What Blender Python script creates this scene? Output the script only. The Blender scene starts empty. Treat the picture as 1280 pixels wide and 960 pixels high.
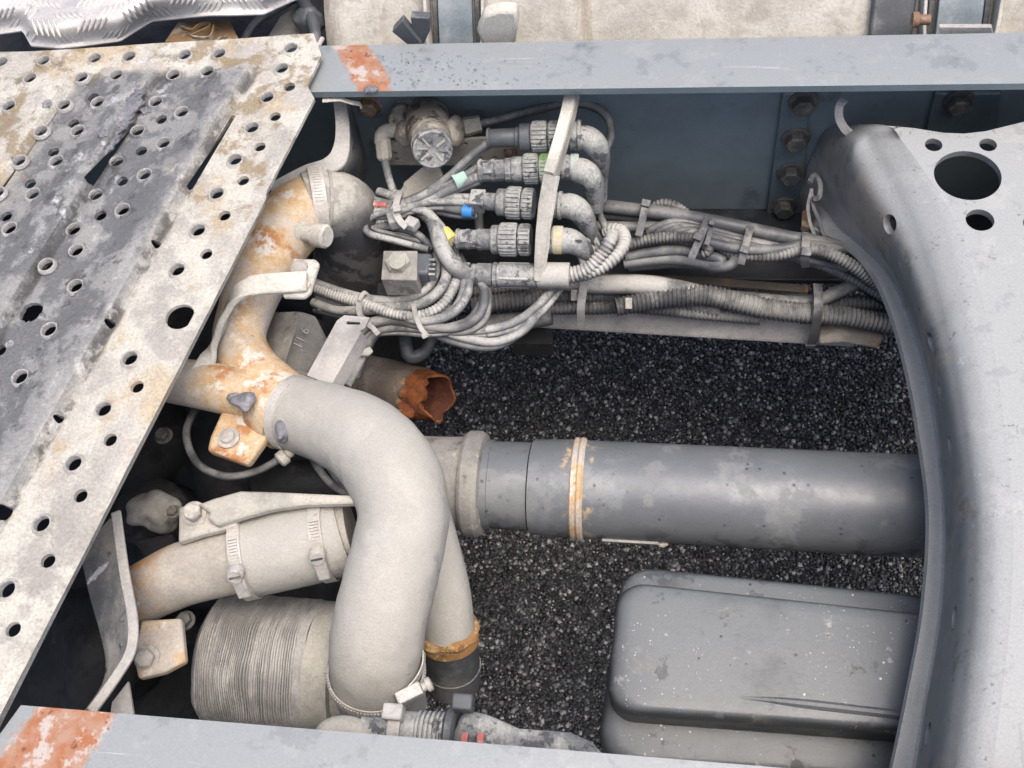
import bpy, bmesh, math, random
import numpy as np
from mathutils import Vector, Matrix, noise as mnoise
from mathutils.geometry import delaunay_2d_cdt
random.seed(7)
rng = np.random.default_rng(7)
C = bpy.context.scene.collection
SC = bpy.context.scene
TOP = 0.95                      # height of the frame rails' upper face above the asphalt
EYE = 0.86                      # camera height above the rails

# ------------------------------------------------------------------ camera
RX = Vector((0.988857, 0.0983034, -0.11179571))      # camera right, up, forward in the world
UP = Vector((-0.02996191, 0.86702361, 0.4973654))
FW = Vector((-0.14582223, 0.48847364, -0.86030772))
CAMP = Vector((0, 0, TOP + EYE))
cd = bpy.data.cameras.new('camera')
cam = bpy.data.objects.new('camera', cd); C.objects.link(cam)
cd.sensor_width = 36; cd.lens = 36; cd.clip_start = 0.02; cd.clip_end = 500
cam.matrix_world = Matrix(((RX.x, UP.x, -FW.x, CAMP.x), (RX.y, UP.y, -FW.y, CAMP.y), (RX.z, UP.z, -FW.z, CAMP.z), (0, 0, 0, 1)))
SC.camera = cam

# ------------------------------------------------------------------ world, sun, exposure
SUN_EL, SUN_AZ = math.radians(74), math.radians(118)   # azimuth clockwise from +Y
w = bpy.data.worlds.new('World'); SC.world = w; w.use_nodes = True
nt = w.node_tree; nt.nodes.clear()
sky = nt.nodes.new('ShaderNodeTexSky'); sky.sky_type = 'NISHITA'; sky.sun_disc = False
sky.sun_elevation = SUN_EL; sky.sun_rotation = SUN_AZ
sky.air_density = 0.7; sky.dust_density = 6.0; sky.ozone_density = 1.0
bgn = nt.nodes.new('ShaderNodeBackground'); bgn.inputs['Strength'].default_value = 0.15
out = nt.nodes.new('ShaderNodeOutputWorld')
nt.links.new(sky.outputs[0], bgn.inputs[0]); nt.links.new(bgn.outputs[0], out.inputs[0])
sl = bpy.data.lights.new('sun', 'SUN'); sl.energy = 0.9; sl.angle = math.radians(50); sl.color = (1.0, 0.97, 0.93)
sun = bpy.data.objects.new('sun', sl); C.objects.link(sun)
sd = Vector((math.sin(SUN_AZ) * math.cos(SUN_EL), math.cos(SUN_AZ) * math.cos(SUN_EL), math.sin(SUN_EL)))
sun.rotation_euler = sd.to_track_quat('Z', 'Y').to_euler()
SC.view_settings.view_transform = 'Standard'; SC.view_settings.look = 'None'
SC.view_settings.gamma = 1; SC.view_settings.use_curve_mapping = False
SC.view_settings.exposure = 0.9
SC.cycles.max_bounces = 6; SC.cycles.diffuse_bounces = 2

# ------------------------------------------------------------------ survey helpers: photo position + real height -> point in the place
def ray(px, py): return RX * ((px - 640) / 1280) + UP * ((480 - py) / 1280) + FW
def A(px, py, h): d = ray(px, py); return CAMP + d * ((h - EYE) / d.z)       # h measured from the rail top
def AY(px, py, Y): d = ray(px, py); return CAMP + d * (Y / d.y)
def mpp(p): return (p - CAMP).dot(FW) / 1280
XA, YA, ZA = Vector((1, 0, 0)), Vector((0, 1, 0)), Vector((0, 0, 1))

# ------------------------------------------------------------------ mesh builder
def catmull(pts, n):
    out = []
    L = len(pts)
    for i in range(L - 1):
        p0, p1, p2, p3 = pts[max(i - 1, 0)], pts[i], pts[i + 1], pts[min(i + 2, L - 1)]
        for k in range(n):
            t = k / n
            out.append([0.5 * ((2 * b) + (c - a) * t + (2 * a - 5 * b + 4 * c - d) * t * t + (3 * b - a - 3 * c + d) * t ** 3) for a, b, c, d in zip(p0, p1, p2, p3)])
    out.append(list(pts[-1]))
    return out
def perp(d):
    d = d.normalized(); u = d.cross(ZA)
    if u.length < 0.1: u = d.cross(YA)
    u.normalize(); return u, u.cross(d).normalized()
class MB:
    def __init__(s): s.V = []; s.F = []
    def ring(s, c, u, v, r, n, ru=1, rv=1):
        b = len(s.V)
        for i in range(n):
            a = 2 * math.pi * i / n
            s.V.append(c + u * (math.cos(a) * r * ru) + v * (math.sin(a) * r * rv))
        return b
    def bridge(s, a, b, n):
        for i in range(n):
            j = (i + 1) % n; s.F.append((a + i, a + j, b + j, b + i))
    def cap(s, a, n, flip=False):
        f = list(range(a, a + n)); s.F.append(tuple(reversed(f)) if flip else tuple(f))
    def lathe(s, p, axis, prof, n=24, cap=True):
        d = axis.normalized(); u, v = perp(d); last = None; first = None
        for t, r in prof:
            b = s.ring(p + d * t, u, v, max(r, 1e-5), n)
            if last is not None: s.bridge(last, b, n)
            else: first = b
            last = b
        if cap: s.cap(first, n, True); s.cap(last, n)
        return s
    def sweep(s, pts, rad, n=12, cap=True, rough=0, rseed=0):
        # pts list of Vectors, rad list of radii
        m = len(pts); tang = []
        for i in range(m):
            t = pts[min(i + 1, m - 1)] - pts[max(i - 1, 0)]
            tang.append(t.normalized() if t.length > 1e-9 else XA)
        u, v = perp(tang[0]); last = None; first = None
        for i in range(m):
            t = tang[i]; u = (u - t * u.dot(t)).normalized(); v = t.cross(u)
            b = len(s.V)
            for k in range(n):
                a = 2 * math.pi * k / n; q = pts[i] + (u * math.cos(a) + v * math.sin(a)) * rad[i]
                if rough: q = q + (q - pts[i]) * (rough * mnoise.noise(q * 60 + Vector((rseed, 0, 0))))
                s.V.append(q)
            if last is not None: s.bridge(last, b, n)
            else: first = b
            last = b
        if cap: s.cap(first, n, True); s.cap(last, n)
        return s
    def ribbon(s, pts, wdir, width, thick):
        m = len(pts); last = None
        for i in range(m):
            t = (pts[min(i + 1, m - 1)] - pts[max(i - 1, 0)]).normalized()
            wd = (wdir - t * wdir.dot(t)).normalized(); nn = t.cross(wd)
            wv = width[i] if isinstance(width, (list, tuple)) else width
            b = len(s.V)
            s.V += [pts[i] + wd * wv / 2 + nn * thick / 2, pts[i] - wd * wv / 2 + nn * thick / 2, pts[i] - wd * wv / 2 - nn * thick / 2, pts[i] + wd * wv / 2 - nn * thick / 2]
            if last is not None: s.bridge(last, b, 4)
            else: s.cap(b, 4, True)
            last = b
        s.cap(last, 4); return s
    def box(s, c, hx, hy, hz, ax=XA, ay=YA, az=ZA):
        b = len(s.V)
        for k in (-1, 1):
            for (i, j) in ((-1, -1), (1, -1), (1, 1), (-1, 1)): s.V.append(c + ax * hx * i + ay * hy * j + az * hz * k)
        for f in ((0, 3, 2, 1), (4, 5, 6, 7), (0, 1, 5, 4), (1, 2, 6, 5), (2, 3, 7, 6), (3, 0, 4, 7)): s.F.append(tuple(b + x for x in f))
        return s
    def prism(s, poly, vec):
        b = len(s.V); n = len(poly); s.V += list(poly) + [p + vec for p in poly]
        s.cap(b, n, True); s.cap(b + n, n); s.bridge(b, b + n, n); return s
    def hexbolt(s, p, n, r, hh=None, washer=True):
        hh = hh or r * 0.9; n = n.normalized(); z = 0
        if washer: s.lathe(p, n, [(0, r * 1.35), (r * .16, r * 1.35), (r * .22, r * 1.28)], 20); z = r * .2
        u, v = perp(n); b0 = s.ring(p + n * z, u, v, r, 6); b1 = s.ring(p + n * (z + hh * .85), u, v, r, 6); b2 = s.ring(p + n * (z + hh), u, v, r * .84, 6)
        s.bridge(b0, b1, 6); s.bridge(b1, b2, 6); s.cap(b2, 6); return s
    def blob(s, c, rx, ry, rz, amp=.3, sc=40, sub=3, seed=0):
        bm = bmesh.new(); bmesh.ops.create_icosphere(bm, subdivisions=sub, radius=1)
        b = len(s.V)
        for v in bm.verts:
            d = v.co.copy(); q = Vector((d.x * rx, d.y * ry, d.z * rz))
            s.V.append(c + q * (1 + amp * mnoise.noise((c + q) * sc + Vector((seed, seed * 2.1, 0)))))
        for f in bm.faces: s.F.append(tuple(b + v.index for v in f.verts))
        bm.free(); return s
W = {}
def fixnormals(me):
    bm = bmesh.new(); bm.from_mesh(me); bmesh.ops.recalc_face_normals(bm, faces=bm.faces); bm.to_mesh(me); bm.free()
def make(name, mb, mat, parent=None, angle=35, bevel=0, sub=0, loc=None):
    off = W[parent.name] if parent else (loc if loc is not None else None)
    if off is None:
        xs = [v for v in mb.V]; off = Vector((sum(v[0] for v in xs) / len(xs), sum(v[1] for v in xs) / len(xs), min(v[2] for v in xs)))
    me = bpy.data.meshes.new(name)
    me.from_pydata([tuple(Vector(v) - off) for v in mb.V], [], mb.F); me.update(); fixnormals(me)
    me.polygons.foreach_set('use_smooth', [True] * len(me.polygons)); me.set_sharp_from_angle(angle=math.radians(angle))
    o = bpy.data.objects.new(name, me); C.objects.link(o)
    me.materials.append(mat if not isinstance(mat, str) else M[mat])
    if parent: o.parent = parent
    else: o.location = off
    W[o.name] = off
    if bevel:
        b = o.modifiers.new('bevel', 'BEVEL'); b.width = bevel; b.segments = 2; b.limit_method = 'ANGLE'; b.angle_limit = math.radians(40)
    if sub:
        b = o.modifiers.new('sub', 'SUBSURF'); b.levels = sub; b.render_levels = sub
    return o
def thing(name, label, cat, loc, group=None):
    o = bpy.data.objects.new(name, None); o.empty_display_size = .05; C.objects.link(o); o.location = loc; W[o.name] = Vector(loc)
    return tag(o, label, cat, group)
def tag(o, label, cat, group=None):
    o['label'] = label; o['category'] = cat
    if group: o['group'] = group
    return o
def path(spec, n=8):
    """spec [(px,py,h,rpx)] -> smoothed points and radii"""
    q = []
    for px, py, h, r in spec:
        p = A(px, py, h); q.append((p.x, p.y, p.z, r * mpp(p)))
    c = catmull(q, n)
    return [Vector(x[:3]) for x in c], [x[3] for x in c]
def resample(P, R, step):
    L = [0]
    for a, b in zip(P, P[1:]): L.append(L[-1] + (b - a).length)
    n = max(2, int(L[-1] / step)); xs = np.linspace(0, L[-1], n + 1)
    co = [np.interp(xs, L, [p[i] for p in P]) for i in range(3)]; r = np.interp(xs, L, R)
    return [Vector((co[0][i], co[1][i], co[2][i])) for i in range(n + 1)], list(r), list(xs)
def tube(spec, n=12, step=.005):
    P, R = path(spec); P, R, _ = resample(P, R, step); return MB().sweep(P, R, n)
def corr(spec, pitch=.0048, depth=.16, n=14):
    P, R = path(spec); P, R, xs = resample(P, R, pitch / 6)
    R = [r * (1 - depth * (0.5 - 0.5 * math.copysign(abs(math.cos(2 * math.pi * x / pitch)) ** .6, math.cos(2 * math.pi * x / pitch)))) for r, x in zip(R, xs)]
    return MB().sweep(P, R, n)
def sheet(outline, loops, f, thick, step, extra=(), hole_test=None, keep_extra=True):
    """flat outline with holes (loops) -> triangulated sheet mapped by f(u,v)->Vector, given a thickness"""
    pts = []; edges = []
    def addloop(lp):
        b = len(pts); pts.extend([Vector(p) for p in lp]); n = len(lp); edges.extend([(b + i, b + (i + 1) % n) for i in range(n)])
    ol = []
    for i, p in enumerate(outline):
        q = outline[(i + 1) % len(outline)]; m = max(1, int(math.hypot(q[0] - p[0], q[1] - p[1]) / step))
        for k in range(m): ol.append((p[0] + (q[0] - p[0]) * k / m, p[1] + (q[1] - p[1]) * k / m))
    addloop(ol)
    for lp in loops: addloop(lp)
    for lp in extra: addloop(lp)
    O = np.array(outline); H = [np.array(l) for l in loops]
    def inside(poly, x, y):
        r = np.zeros(len(x), bool); j = len(poly) - 1
        for i in range(len(poly)):
            xi, yi, xj, yj = poly[i][0], poly[i][1], poly[j][0], poly[j][1]
            c = ((yi > y) != (yj > y)) & (x < (xj - xi) * (y - yi) / (yj - yi + 1e-15) + xi); r ^= c; j = i
        return r
    gx = np.arange(O[:, 0].min() + step / 2, O[:, 0].max(), step); gy = np.arange(O[:, 1].min() + step / 2, O[:, 1].max(), step)
    X, Y = [a.ravel() for a in np.meshgrid(gx, gy)]
    X = X + (rng.random(len(X)) - .5) * step * .2; Y = Y + (rng.random(len(Y)) - .5) * step * .2
    ok = inside(O, X, Y)
    for h in H + [np.array(e) for e in extra]: ok &= ~inside(h, X, Y)
    pts.extend([Vector((a, b)) for a, b in zip(X[ok], Y[ok])])
    vs, es, fs, *_ = delaunay_2d_cdt(pts, edges, [], 0, 1e-7)
    cx = np.array([sum(vs[i].x for i in t) / 3 for t in fs]); cy = np.array([sum(vs[i].y for i in t) / 3 for t in fs])
    ok = inside(O, cx, cy)
    for h in H: ok &= ~inside(h, cx, cy)
    fs = [t for t, k in zip(fs, ok) if k]
    top = [f(v.x, v.y) for v in vs]; e = step * .2
    nor = []
    for v, p in zip(vs, top):
        nv = (f(v.x + e, v.y) - f(v.x - e, v.y)).cross(f(v.x, v.y + e) - f(v.x, v.y - e))
        nor.append(nv.normalized() if nv.length > 1e-12 else ZA)
    mb = MB(); n = len(vs); mb.V = top + [p - q * thick for p, q in zip(top, nor)]
    cnt = {}
    for t in fs:
        mb.F.append(tuple(t)); mb.F.append(tuple(n + i for i in reversed(t)))
        for i in range(3):
            a, b = t[i], t[(i + 1) % 3]; cnt.setdefault((min(a, b), max(a, b)), []).append((a, b))
    for k, l in cnt.items():
        if len(l) == 1: a, b = l[0]; mb.F.append((b, a, n + a, n + b))
    return mb
def circ(c, r, n=22, ph=0): return [(c[0] + r * math.cos(2 * math.pi * i / n + ph), c[1] + r * math.sin(2 * math.pi * i / n + ph)) for i in range(n)]

# ------------------------------------------------------------------ procedural materials
M = {}
def material(name, base, rough=.7, metal=0, layers=(), bump=(), var=.25, vscale=9, trans=0, spec=.5, grain=.22, gscale=320):
    """layers: (colour, {n:(scale,detail,lo,hi), up:(lo,hi), v:(scale,lo,hi), box:(x0,x1,shear,soft), st:(sx,sy,sz)}, roughness)"""
    m = bpy.data.materials.new(name); m.use_nodes = True; N = m.node_tree; L = N.links; nd = N.nodes; nd.clear()
    o = nd.new('ShaderNodeOutputMaterial'); b = nd.new('ShaderNodeBsdfPrincipled'); L.new(b.outputs[0], o.inputs[0])
    tc = nd.new('ShaderNodeTexCoord').outputs['Object']; geo = nd.new('ShaderNodeNewGeometry')
    def noise(sc, det, src=None, dist=0):
        t = nd.new('ShaderNodeTexNoise'); t.inputs['Scale'].default_value = sc; t.inputs['Detail'].default_value = det; t.inputs['Roughness'].default_value = .68
        t.inputs['Distortion'].default_value = dist; L.new(src or tc, t.inputs['Vector']); return t.outputs['Fac']
    def ramp(src, lo, hi):
        r = nd.new('ShaderNodeMapRange'); r.interpolation_type = 'SMOOTHSTEP'; L.new(src, r.inputs['Value']); r.inputs['From Min'].default_value = lo; r.inputs['From Max'].default_value = hi; return r.outputs[0]
    def math_(op, a, c):
        t = nd.new('ShaderNodeMath'); t.operation = op
        for i, x in enumerate((a, c)):
            if isinstance(x, (int, float)): t.inputs[i].default_value = x
            else: L.new(x, t.inputs[i])
        return t.outputs[0]
    def mix(fac, a, c):
        t = nd.new('ShaderNodeMix'); t.data_type = 'RGBA'; L.new(fac, t.inputs['Factor'])
        for s, x in ((6, a), (7, c)):
            if isinstance(x, tuple): t.inputs[s].default_value = (*x, 1)
            else: L.new(x, t.inputs[s])
        return t.outputs[2]
    def fmix(fac, a, c):
        t = nd.new('ShaderNodeMix'); L.new(fac, t.inputs[0])
        for s, x in ((2, a), (3, c)):
            if isinstance(x, (int, float)): t.inputs[s].default_value = x
            else: L.new(x, t.inputs[s])
        return t.outputs[0]
    f = ramp(noise(vscale, 5), .3, .7)
    col = mix(f, tuple(x * (1 - var) for x in base), tuple(min(1, x * (1 + var)) for x in base))
    ro = fmix(ramp(noise(vscale * 3, 4), .3, .7), max(.05, rough - .1), min(1, rough + .1))
    for lay in layers:
        c, k = lay[0], lay[1]; fac = None
        src = tc
        if 'st' in k:
            mp = nd.new('ShaderNodeMapping'); mp.inputs['Scale'].default_value = k['st']; L.new(tc, mp.inputs[0]); src = mp.outputs[0]
        def AND(x):
            return x if fac is None else math_('MULTIPLY', fac, x)
        if 'n' in k: fac = AND(ramp(noise(k['n'][0], k['n'][1], src, k.get('dist', 0)), k['n'][2], k['n'][3]))
        if 'n2' in k: fac = AND(ramp(noise(k['n2'][0], k['n2'][1], src), k['n2'][2], k['n2'][3]))
        if 'up' in k:
            sx = nd.new('ShaderNodeSeparateXYZ'); L.new(geo.outputs['Normal'], sx.inputs[0])
            z = math_('ADD', sx.outputs[2], math_('MULTIPLY', math_('SUBTRACT', noise(14, 5), .5), .7)); fac = AND(ramp(z, *k['up']))
        if 'v' in k:
            t = nd.new('ShaderNodeTexVoronoi'); t.inputs['Scale'].default_value = k['v'][0]; L.new(src, t.inputs['Vector']); fac = AND(ramp(t.outputs['Distance'], k['v'][2], k['v'][1]))
        if 'box' in k:   # a worn, rusty, greasy or painted-shading band with its own place on the thing: along dir, between a and b, noisy border
            dx, dy, dz, a, c2, soft, amp = k['box']
            dn = nd.new('ShaderNodeVectorMath'); dn.operation = 'DOT_PRODUCT'; L.new(tc, dn.inputs[0]); dn.inputs[1].default_value = (dx, dy, dz)
            q = math_('ADD', dn.outputs['Value'], math_('MULTIPLY', math_('SUBTRACT', noise(k.get('bs', 25), 5), .5), amp))
            fac = AND(math_('MULTIPLY', ramp(q, a - soft, a + soft), ramp(q, c2 + soft, c2 - soft)))
        if 'zmin' in k:
            sz = nd.new('ShaderNodeSeparateXYZ'); L.new(tc, sz.inputs[0]); fac = AND(ramp(sz.outputs[2], k['zmin'] - .002, k['zmin'] + .002))
        if 'boxb' in k:
            dx, dy, dz, a, c2, soft, amp = k['boxb']; dn = nd.new('ShaderNodeVectorMath'); dn.operation = 'DOT_PRODUCT'; L.new(tc, dn.inputs[0]); dn.inputs[1].default_value = (dx, dy, dz)
            q = math_('ADD', dn.outputs['Value'], math_('MULTIPLY', math_('SUBTRACT', noise(18, 6), .5), amp)); fac = AND(math_('MULTIPLY', ramp(q, a - soft, a + soft), ramp(q, c2 + soft, c2 - soft)))
        if 'amt' in k: fac = math_('MULTIPLY', fac, k['amt'])
        if 'mott' in k: c = mix(ramp(noise(k['mott'][0], 6), .35, .65), c, k['mott'][1])
        col = mix(fac, col, c)
        if len(lay) > 2: ro = fmix(fac, ro, lay[2])
    if grain:
        t = nd.new('ShaderNodeTexNoise'); t.inputs['Scale'].default_value = gscale; t.inputs['Detail'].default_value = 9; t.inputs['Roughness'].default_value = .78; L.new(tc, t.inputs['Vector'])
        r = nd.new('ShaderNodeMapRange'); L.new(t.outputs['Fac'], r.inputs['Value']); r.inputs['From Min'].default_value = .32; r.inputs['From Max'].default_value = .68; r.inputs['To Min'].default_value = 1 - grain; r.inputs['To Max'].default_value = 1 + grain * .8
        vm = nd.new('ShaderNodeVectorMath'); vm.operation = 'SCALE'; L.new(col, vm.inputs[0]); L.new(r.outputs[0], vm.inputs['Scale']); col = vm.outputs[0]
    L.new(col, b.inputs['Base Color']); L.new(ro, b.inputs['Roughness']); b.inputs['Metallic'].default_value = metal
    b.inputs['Specular IOR Level'].default_value = spec
    if trans: b.inputs['Transmission Weight'].default_value = trans; b.inputs['IOR'].default_value = 1.33
    last = None
    for kind, sc, st, dist in bump:
        if kind == 'n': h = noise(sc, 6)
        elif kind == 'v':
            t = nd.new('ShaderNodeTexVoronoi'); t.inputs['Scale'].default_value = sc; L.new(tc, t.inputs['Vector']); h = t.outputs['Distance']
        elif kind == 'w':
            h = noise(sc, 3, dist=2.5)
        bp = nd.new('ShaderNodeBump'); bp.inputs['Strength'].default_value = st; bp.inputs['Distance'].default_value = dist; L.new(h, bp.inputs['Height'])
        if last: L.new(last, bp.inputs['Normal'])
        last = bp.outputs[0]
    if last: L.new(last, b.inputs['Normal'])
    M[name] = m; return m
DUST = (.44, .418, .36); DUST2 = (.30, .29, .255)
RUST = (.36, .15, .05); ORANGE = (.47, .275, .105); DKRUST = (.12, .045, .02)
FINE = [('n', 420, .4, .0025), ('n', 60, .3, .004)]
material('steel_paint', (.105, .14, .155), .45, layers=[((.36, .37, .38), {'n': (7, 5, .3, .62), 'up': (.35, .95), 'amt': .95}, .42), ((.55, .55, .54), {'n': (28, 6, .58, .72), 'up': (.4, .9), 'amt': .6}), ((.035, .045, .055), {'n': (14, 6, .58, .75), 'amt': .6})], bump=[('n', 150, .08, .002)])
material('dust_metal', (.35, .337, .293), .88, layers=[(DUST, {'n': (12, 6, .4, .6)}), ((.18, .17, .16), {'n': (60, 6, .62, .72), 'amt': .7}), ((.30, .20, .12), {'n': (22, 5, .64, .74), 'amt': .5})], bump=FINE)
material('dust_shade_hose', (.31, .302, .28), .93, layers=[((.395, .38, .338), {'n': (7, 9, .12, .4), 'up': (-.35, .6), 'amt': .95}), ((.36, .35, .315), {'n': (9, 9, .52, .6), 'amt': .6}), ((.25, .247, .24), {'n': (60, 9, .56, .62), 'up': (.75, .1), 'amt': .7}), ((.36, .33, .27), {'n': (6, 8, .55, .64), 'amt': .5}), ((.43, .415, .37), {'n': (18, 9, .5, .6), 'up': (.2, .9), 'amt': .8}), ((.24, .23, .225), {'n': (26, 6, .6, .8), 'up': (.5, -.3), 'amt': .55})], bump=[('n', 520, .6, .0022), ('n', 110, .35, .003), ('n', 28, .2, .005)], var=.1, grain=.15, gscale=500)  # dust, plus paler tops and darker flanks painted as shading
material('rust_cast', (.46, .42, .365), .9, layers=[(ORANGE, {'n': (8, 8, .44, .56), 'amt': .8, 'mott': (60, (.52, .40, .24))}), (RUST, {'n': (14, 9, .54, .61), 'amt': .8}), (DKRUST, {'n': (90, 8, .64, .72), 'amt': .8}), ((.58, .54, .48), {'n': (30, 6, .54, .62), 'up': (.3, 1)})], bump=[('n', 260, .5, .002), ('n', 60, .4, .003)])
material('casting', (.21, .2, .185), .85, layers=[(DUST2, {'n': (14, 6, .4, .6), 'up': (-.2, .8)}), ((.11, .105, .095), {'n': (20, 6, .58, .62), 'amt': .8}), ((.42, .39, .35), {'n': (45, 6, .6, .68), 'amt': .7})], bump=[('n', 200, .4, .002)])
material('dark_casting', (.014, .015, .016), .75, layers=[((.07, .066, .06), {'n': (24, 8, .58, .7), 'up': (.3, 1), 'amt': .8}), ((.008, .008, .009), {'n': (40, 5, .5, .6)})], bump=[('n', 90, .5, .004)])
material('rubber', (.05, .053, .057), .62, layers=[(DUST2, {'n': (16, 9, .42, .62), 'up': (-.1, 1), 'amt': .7})], bump=FINE)
material('cable', (.08, .084, .087), .6, layers=[((.27, .267, .25), {'n': (16, 9, .4, .58), 'up': (-.1, .85), 'amt': .9}), ((.09, .09, .095), {'n': (120, 4, .6, .7), 'amt': .5})], bump=[('n', 300, .2, .0012)])
material('cable_pale', (.15, .155, .155), .65, layers=[((.37, .366, .338), {'n': (20, 9, .4, .56), 'up': (-.1, .8), 'amt': .9}), ((.10, .10, .11), {'n': (85, 7, .56, .63), 'amt': .85})], bump=[('n', 300, .25, .0012)])
material('cable_dark', (.06, .065, .072), .55, layers=[((.27, .265, .255), {'n': (12, 6, .48, .7), 'up': (0, 1), 'amt': .7})], bump=[('n', 300, .15, .001)])
material('conduit', (.055, .057, .06), .6, layers=[((.27, .263, .24), {'n': (10, 9, .4, .58), 'up': (-.2, .8), 'amt': .9})], bump=[('n', 300, .2, .001)])
material('conduit_pale', (.13, .132, .13), .7, layers=[((.40, .392, .36), {'n': (18, 9, .34, .52), 'up': (-.1, .7)})], bump=[('n', 300, .2, .001)])
material('conn_grey', (.15, .158, .162), .7, layers=[((.38, .38, .35), {'n': (24, 9, .38, .54), 'up': (-.2, .8), 'amt': .92}), ((.06, .064, .07), {'n': (55, 9, .54, .60), 'amt': .9})], bump=[('n', 240, .6, .0025), ('n', 70, .4, .003)], grain=.35)
material('conn_dark', (.08, .088, .095), .55, layers=[((.32, .32, .31), {'n': (22, 6, .48, .7), 'up': (0, 1), 'amt': .65})], bump=[('n', 240, .2, .001)])
material('tie', (.07, .073, .078), .6, layers=[((.33, .32, .3), {'n': (30, 5, .4, .65), 'up': (-.2, .9), 'amt': .75})], bump=[('n', 300, .2, .001)])
material('tie_pale', (.28, .277, .265), .75, layers=[((.40, .39, .365), {'n': (30, 5, .4, .6)})], bump=[('n', 300, .2, .001)])
material('white_bracket', (.43, .415, .365), .85, layers=[((.51, .495, .44), {'n': (20, 6, .45, .6)}), ((.25, .235, .21), {'n': (70, 6, .62, .7), 'amt': .7}), (RUST, {'n': (35, 6, .68, .74), 'amt': .4})], bump=FINE)
material('grey_bracket', (.30, .295, .28), .7, layers=[((.43, .41, .375), {'n': (14, 6, .4, .65), 'amt': .8}), ((.17, .17, .165), {'n': (40, 6, .6, .7), 'amt': .6})], bump=FINE)
material('tape_green', (.32, .47, .40), .7, layers=[((.42, .44, .41), {'n': (60, 5, .45, .6), 'amt': .6})])
material('ring_green', (.30, .42, .37), .7, layers=[((.46, .47, .44), {'n': (50, 5, .42, .6), 'amt': .75})], bump=FINE)
material('nut_green', (.18, .32, .10), .7, layers=[((.42, .43, .38), {'n': (50, 5, .4, .55), 'amt': .8})], bump=FINE)
material('tape_blue', (.03, .17, .42), .5, layers=[((.25, .33, .45), {'n': (80, 5, .58, .7), 'amt': .5})])
material('tape_yellow', (.52, .42, .12), .6, layers=[((.55, .52, .4), {'n': (60, 5, .5, .65), 'amt': .6})])
material('ring_yellow', (.48, .42, .22), .7, layers=[((.52, .5, .44), {'n': (50, 5, .42, .6), 'amt': .7})], bump=FINE)
material('wire_red', (.42, .11, .10), .6, layers=[((.5, .36, .33), {'n': (70, 5, .5, .62), 'amt': .7})])
material('grease', (.13, .133, .145), .5, layers=[((.24, .24, .255), {'n': (40, 6, .48, .65)}), ((.10, .10, .11), {'n': (60, 6, .58, .66)})], bump=[('n', 120, .7, .004)])
material('bolt', (.30, .285, .26), .75, layers=[((.45, .42, .37), {'n': (50, 5, .4, .6)}), (RUST, {'n': (40, 5, .6, .7), 'amt': .5})], bump=FINE)
material('bolt_dark', (.07, .07, .068), .6, layers=[((.16, .14, .11), {'n': (40, 5, .45, .65)})], bump=FINE)
material('bolt_rust', (.20, .12, .07), .8, layers=[((.33, .29, .24), {'n': (50, 5, .45, .6)})], bump=FINE)
material('clamp', (.50, .485, .455), .5, .35, layers=[((.50, .47, .42), {'n': (30, 6, .4, .6), 'amt': .85}, .9), ((.2, .19, .18), {'n': (80, 6, .6, .68), 'amt': .6})], bump=FINE)
material('cable_mid', (.07, .075, .08), .5, layers=[((.22, .22, .208), {'n': (14, 9, .42, .6), 'up': (-.1, .9), 'amt': .8}), ((.04, .04, .045), {'n': (80, 6, .6, .68), 'amt': .6})], bump=[('n', 300, .25, .0014)])
material('steel_black', (.02, .023, .027), .4, layers=[((.08, .08, .08), {'n': (14, 7, .5, .7), 'amt': .6})], bump=FINE)
material('rust_heavy', (.30, .16, .06), .9, layers=[((.44, .29, .13), {'n': (40, 9, .48, .56)}), ((.12, .055, .025), {'n': (60, 9, .55, .6), 'amt': .8})], bump=FINE)
material('shade_black', (.015, .016, .018), .9)  # black standing in for the darkness inside the crossmember

# ================================================================== the ground
GP = A(820, 640, -TOP)
def ground_material():
    m = bpy.data.materials.new('asphalt'); m.use_nodes = True; N = m.node_tree; L = N.links; nd = N.nodes; b = nd['Principled BSDF']
    tc = nd.new('ShaderNodeTexCoord').outputs['Object']
    v = nd.new('ShaderNodeTexVoronoi'); v.inputs['Scale'].default_value = 120; L.new(tc, v.inputs['Vector'])
    r = nd.new('ShaderNodeValToRGB'); e = r.color_ramp.elements; e[0].color = (.012, .012, .013, 1); e[1].color = (.09, .09, .095, 1)
    sx = nd.new('ShaderNodeSeparateColor'); L.new(v.outputs['Color'], sx.inputs[0]); L.new(sx.outputs[0], r.inputs[0]); L.new(r.outputs[0], b.inputs['Base Color'])
    bp = nd.new('ShaderNodeBump'); bp.inputs['Strength'].default_value = .8; bp.inputs['Distance'].default_value = .006; bp.invert = True; L.new(v.outputs['Distance'], bp.inputs['Height']); L.new(bp.outputs[0], b.inputs['Normal'])
    b.inputs['Roughness'].default_value = .5; return m
mb = MB(); mb.V = [Vector((x, y, 0)) for x, y in ((-150, -150), (150, -150), (150, 150), (-150, 150))]; mb.F = [(0, 1, 2, 3)]
g = make('asphalt', mb, ground_material()); g['kind'] = 'structure'
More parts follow.
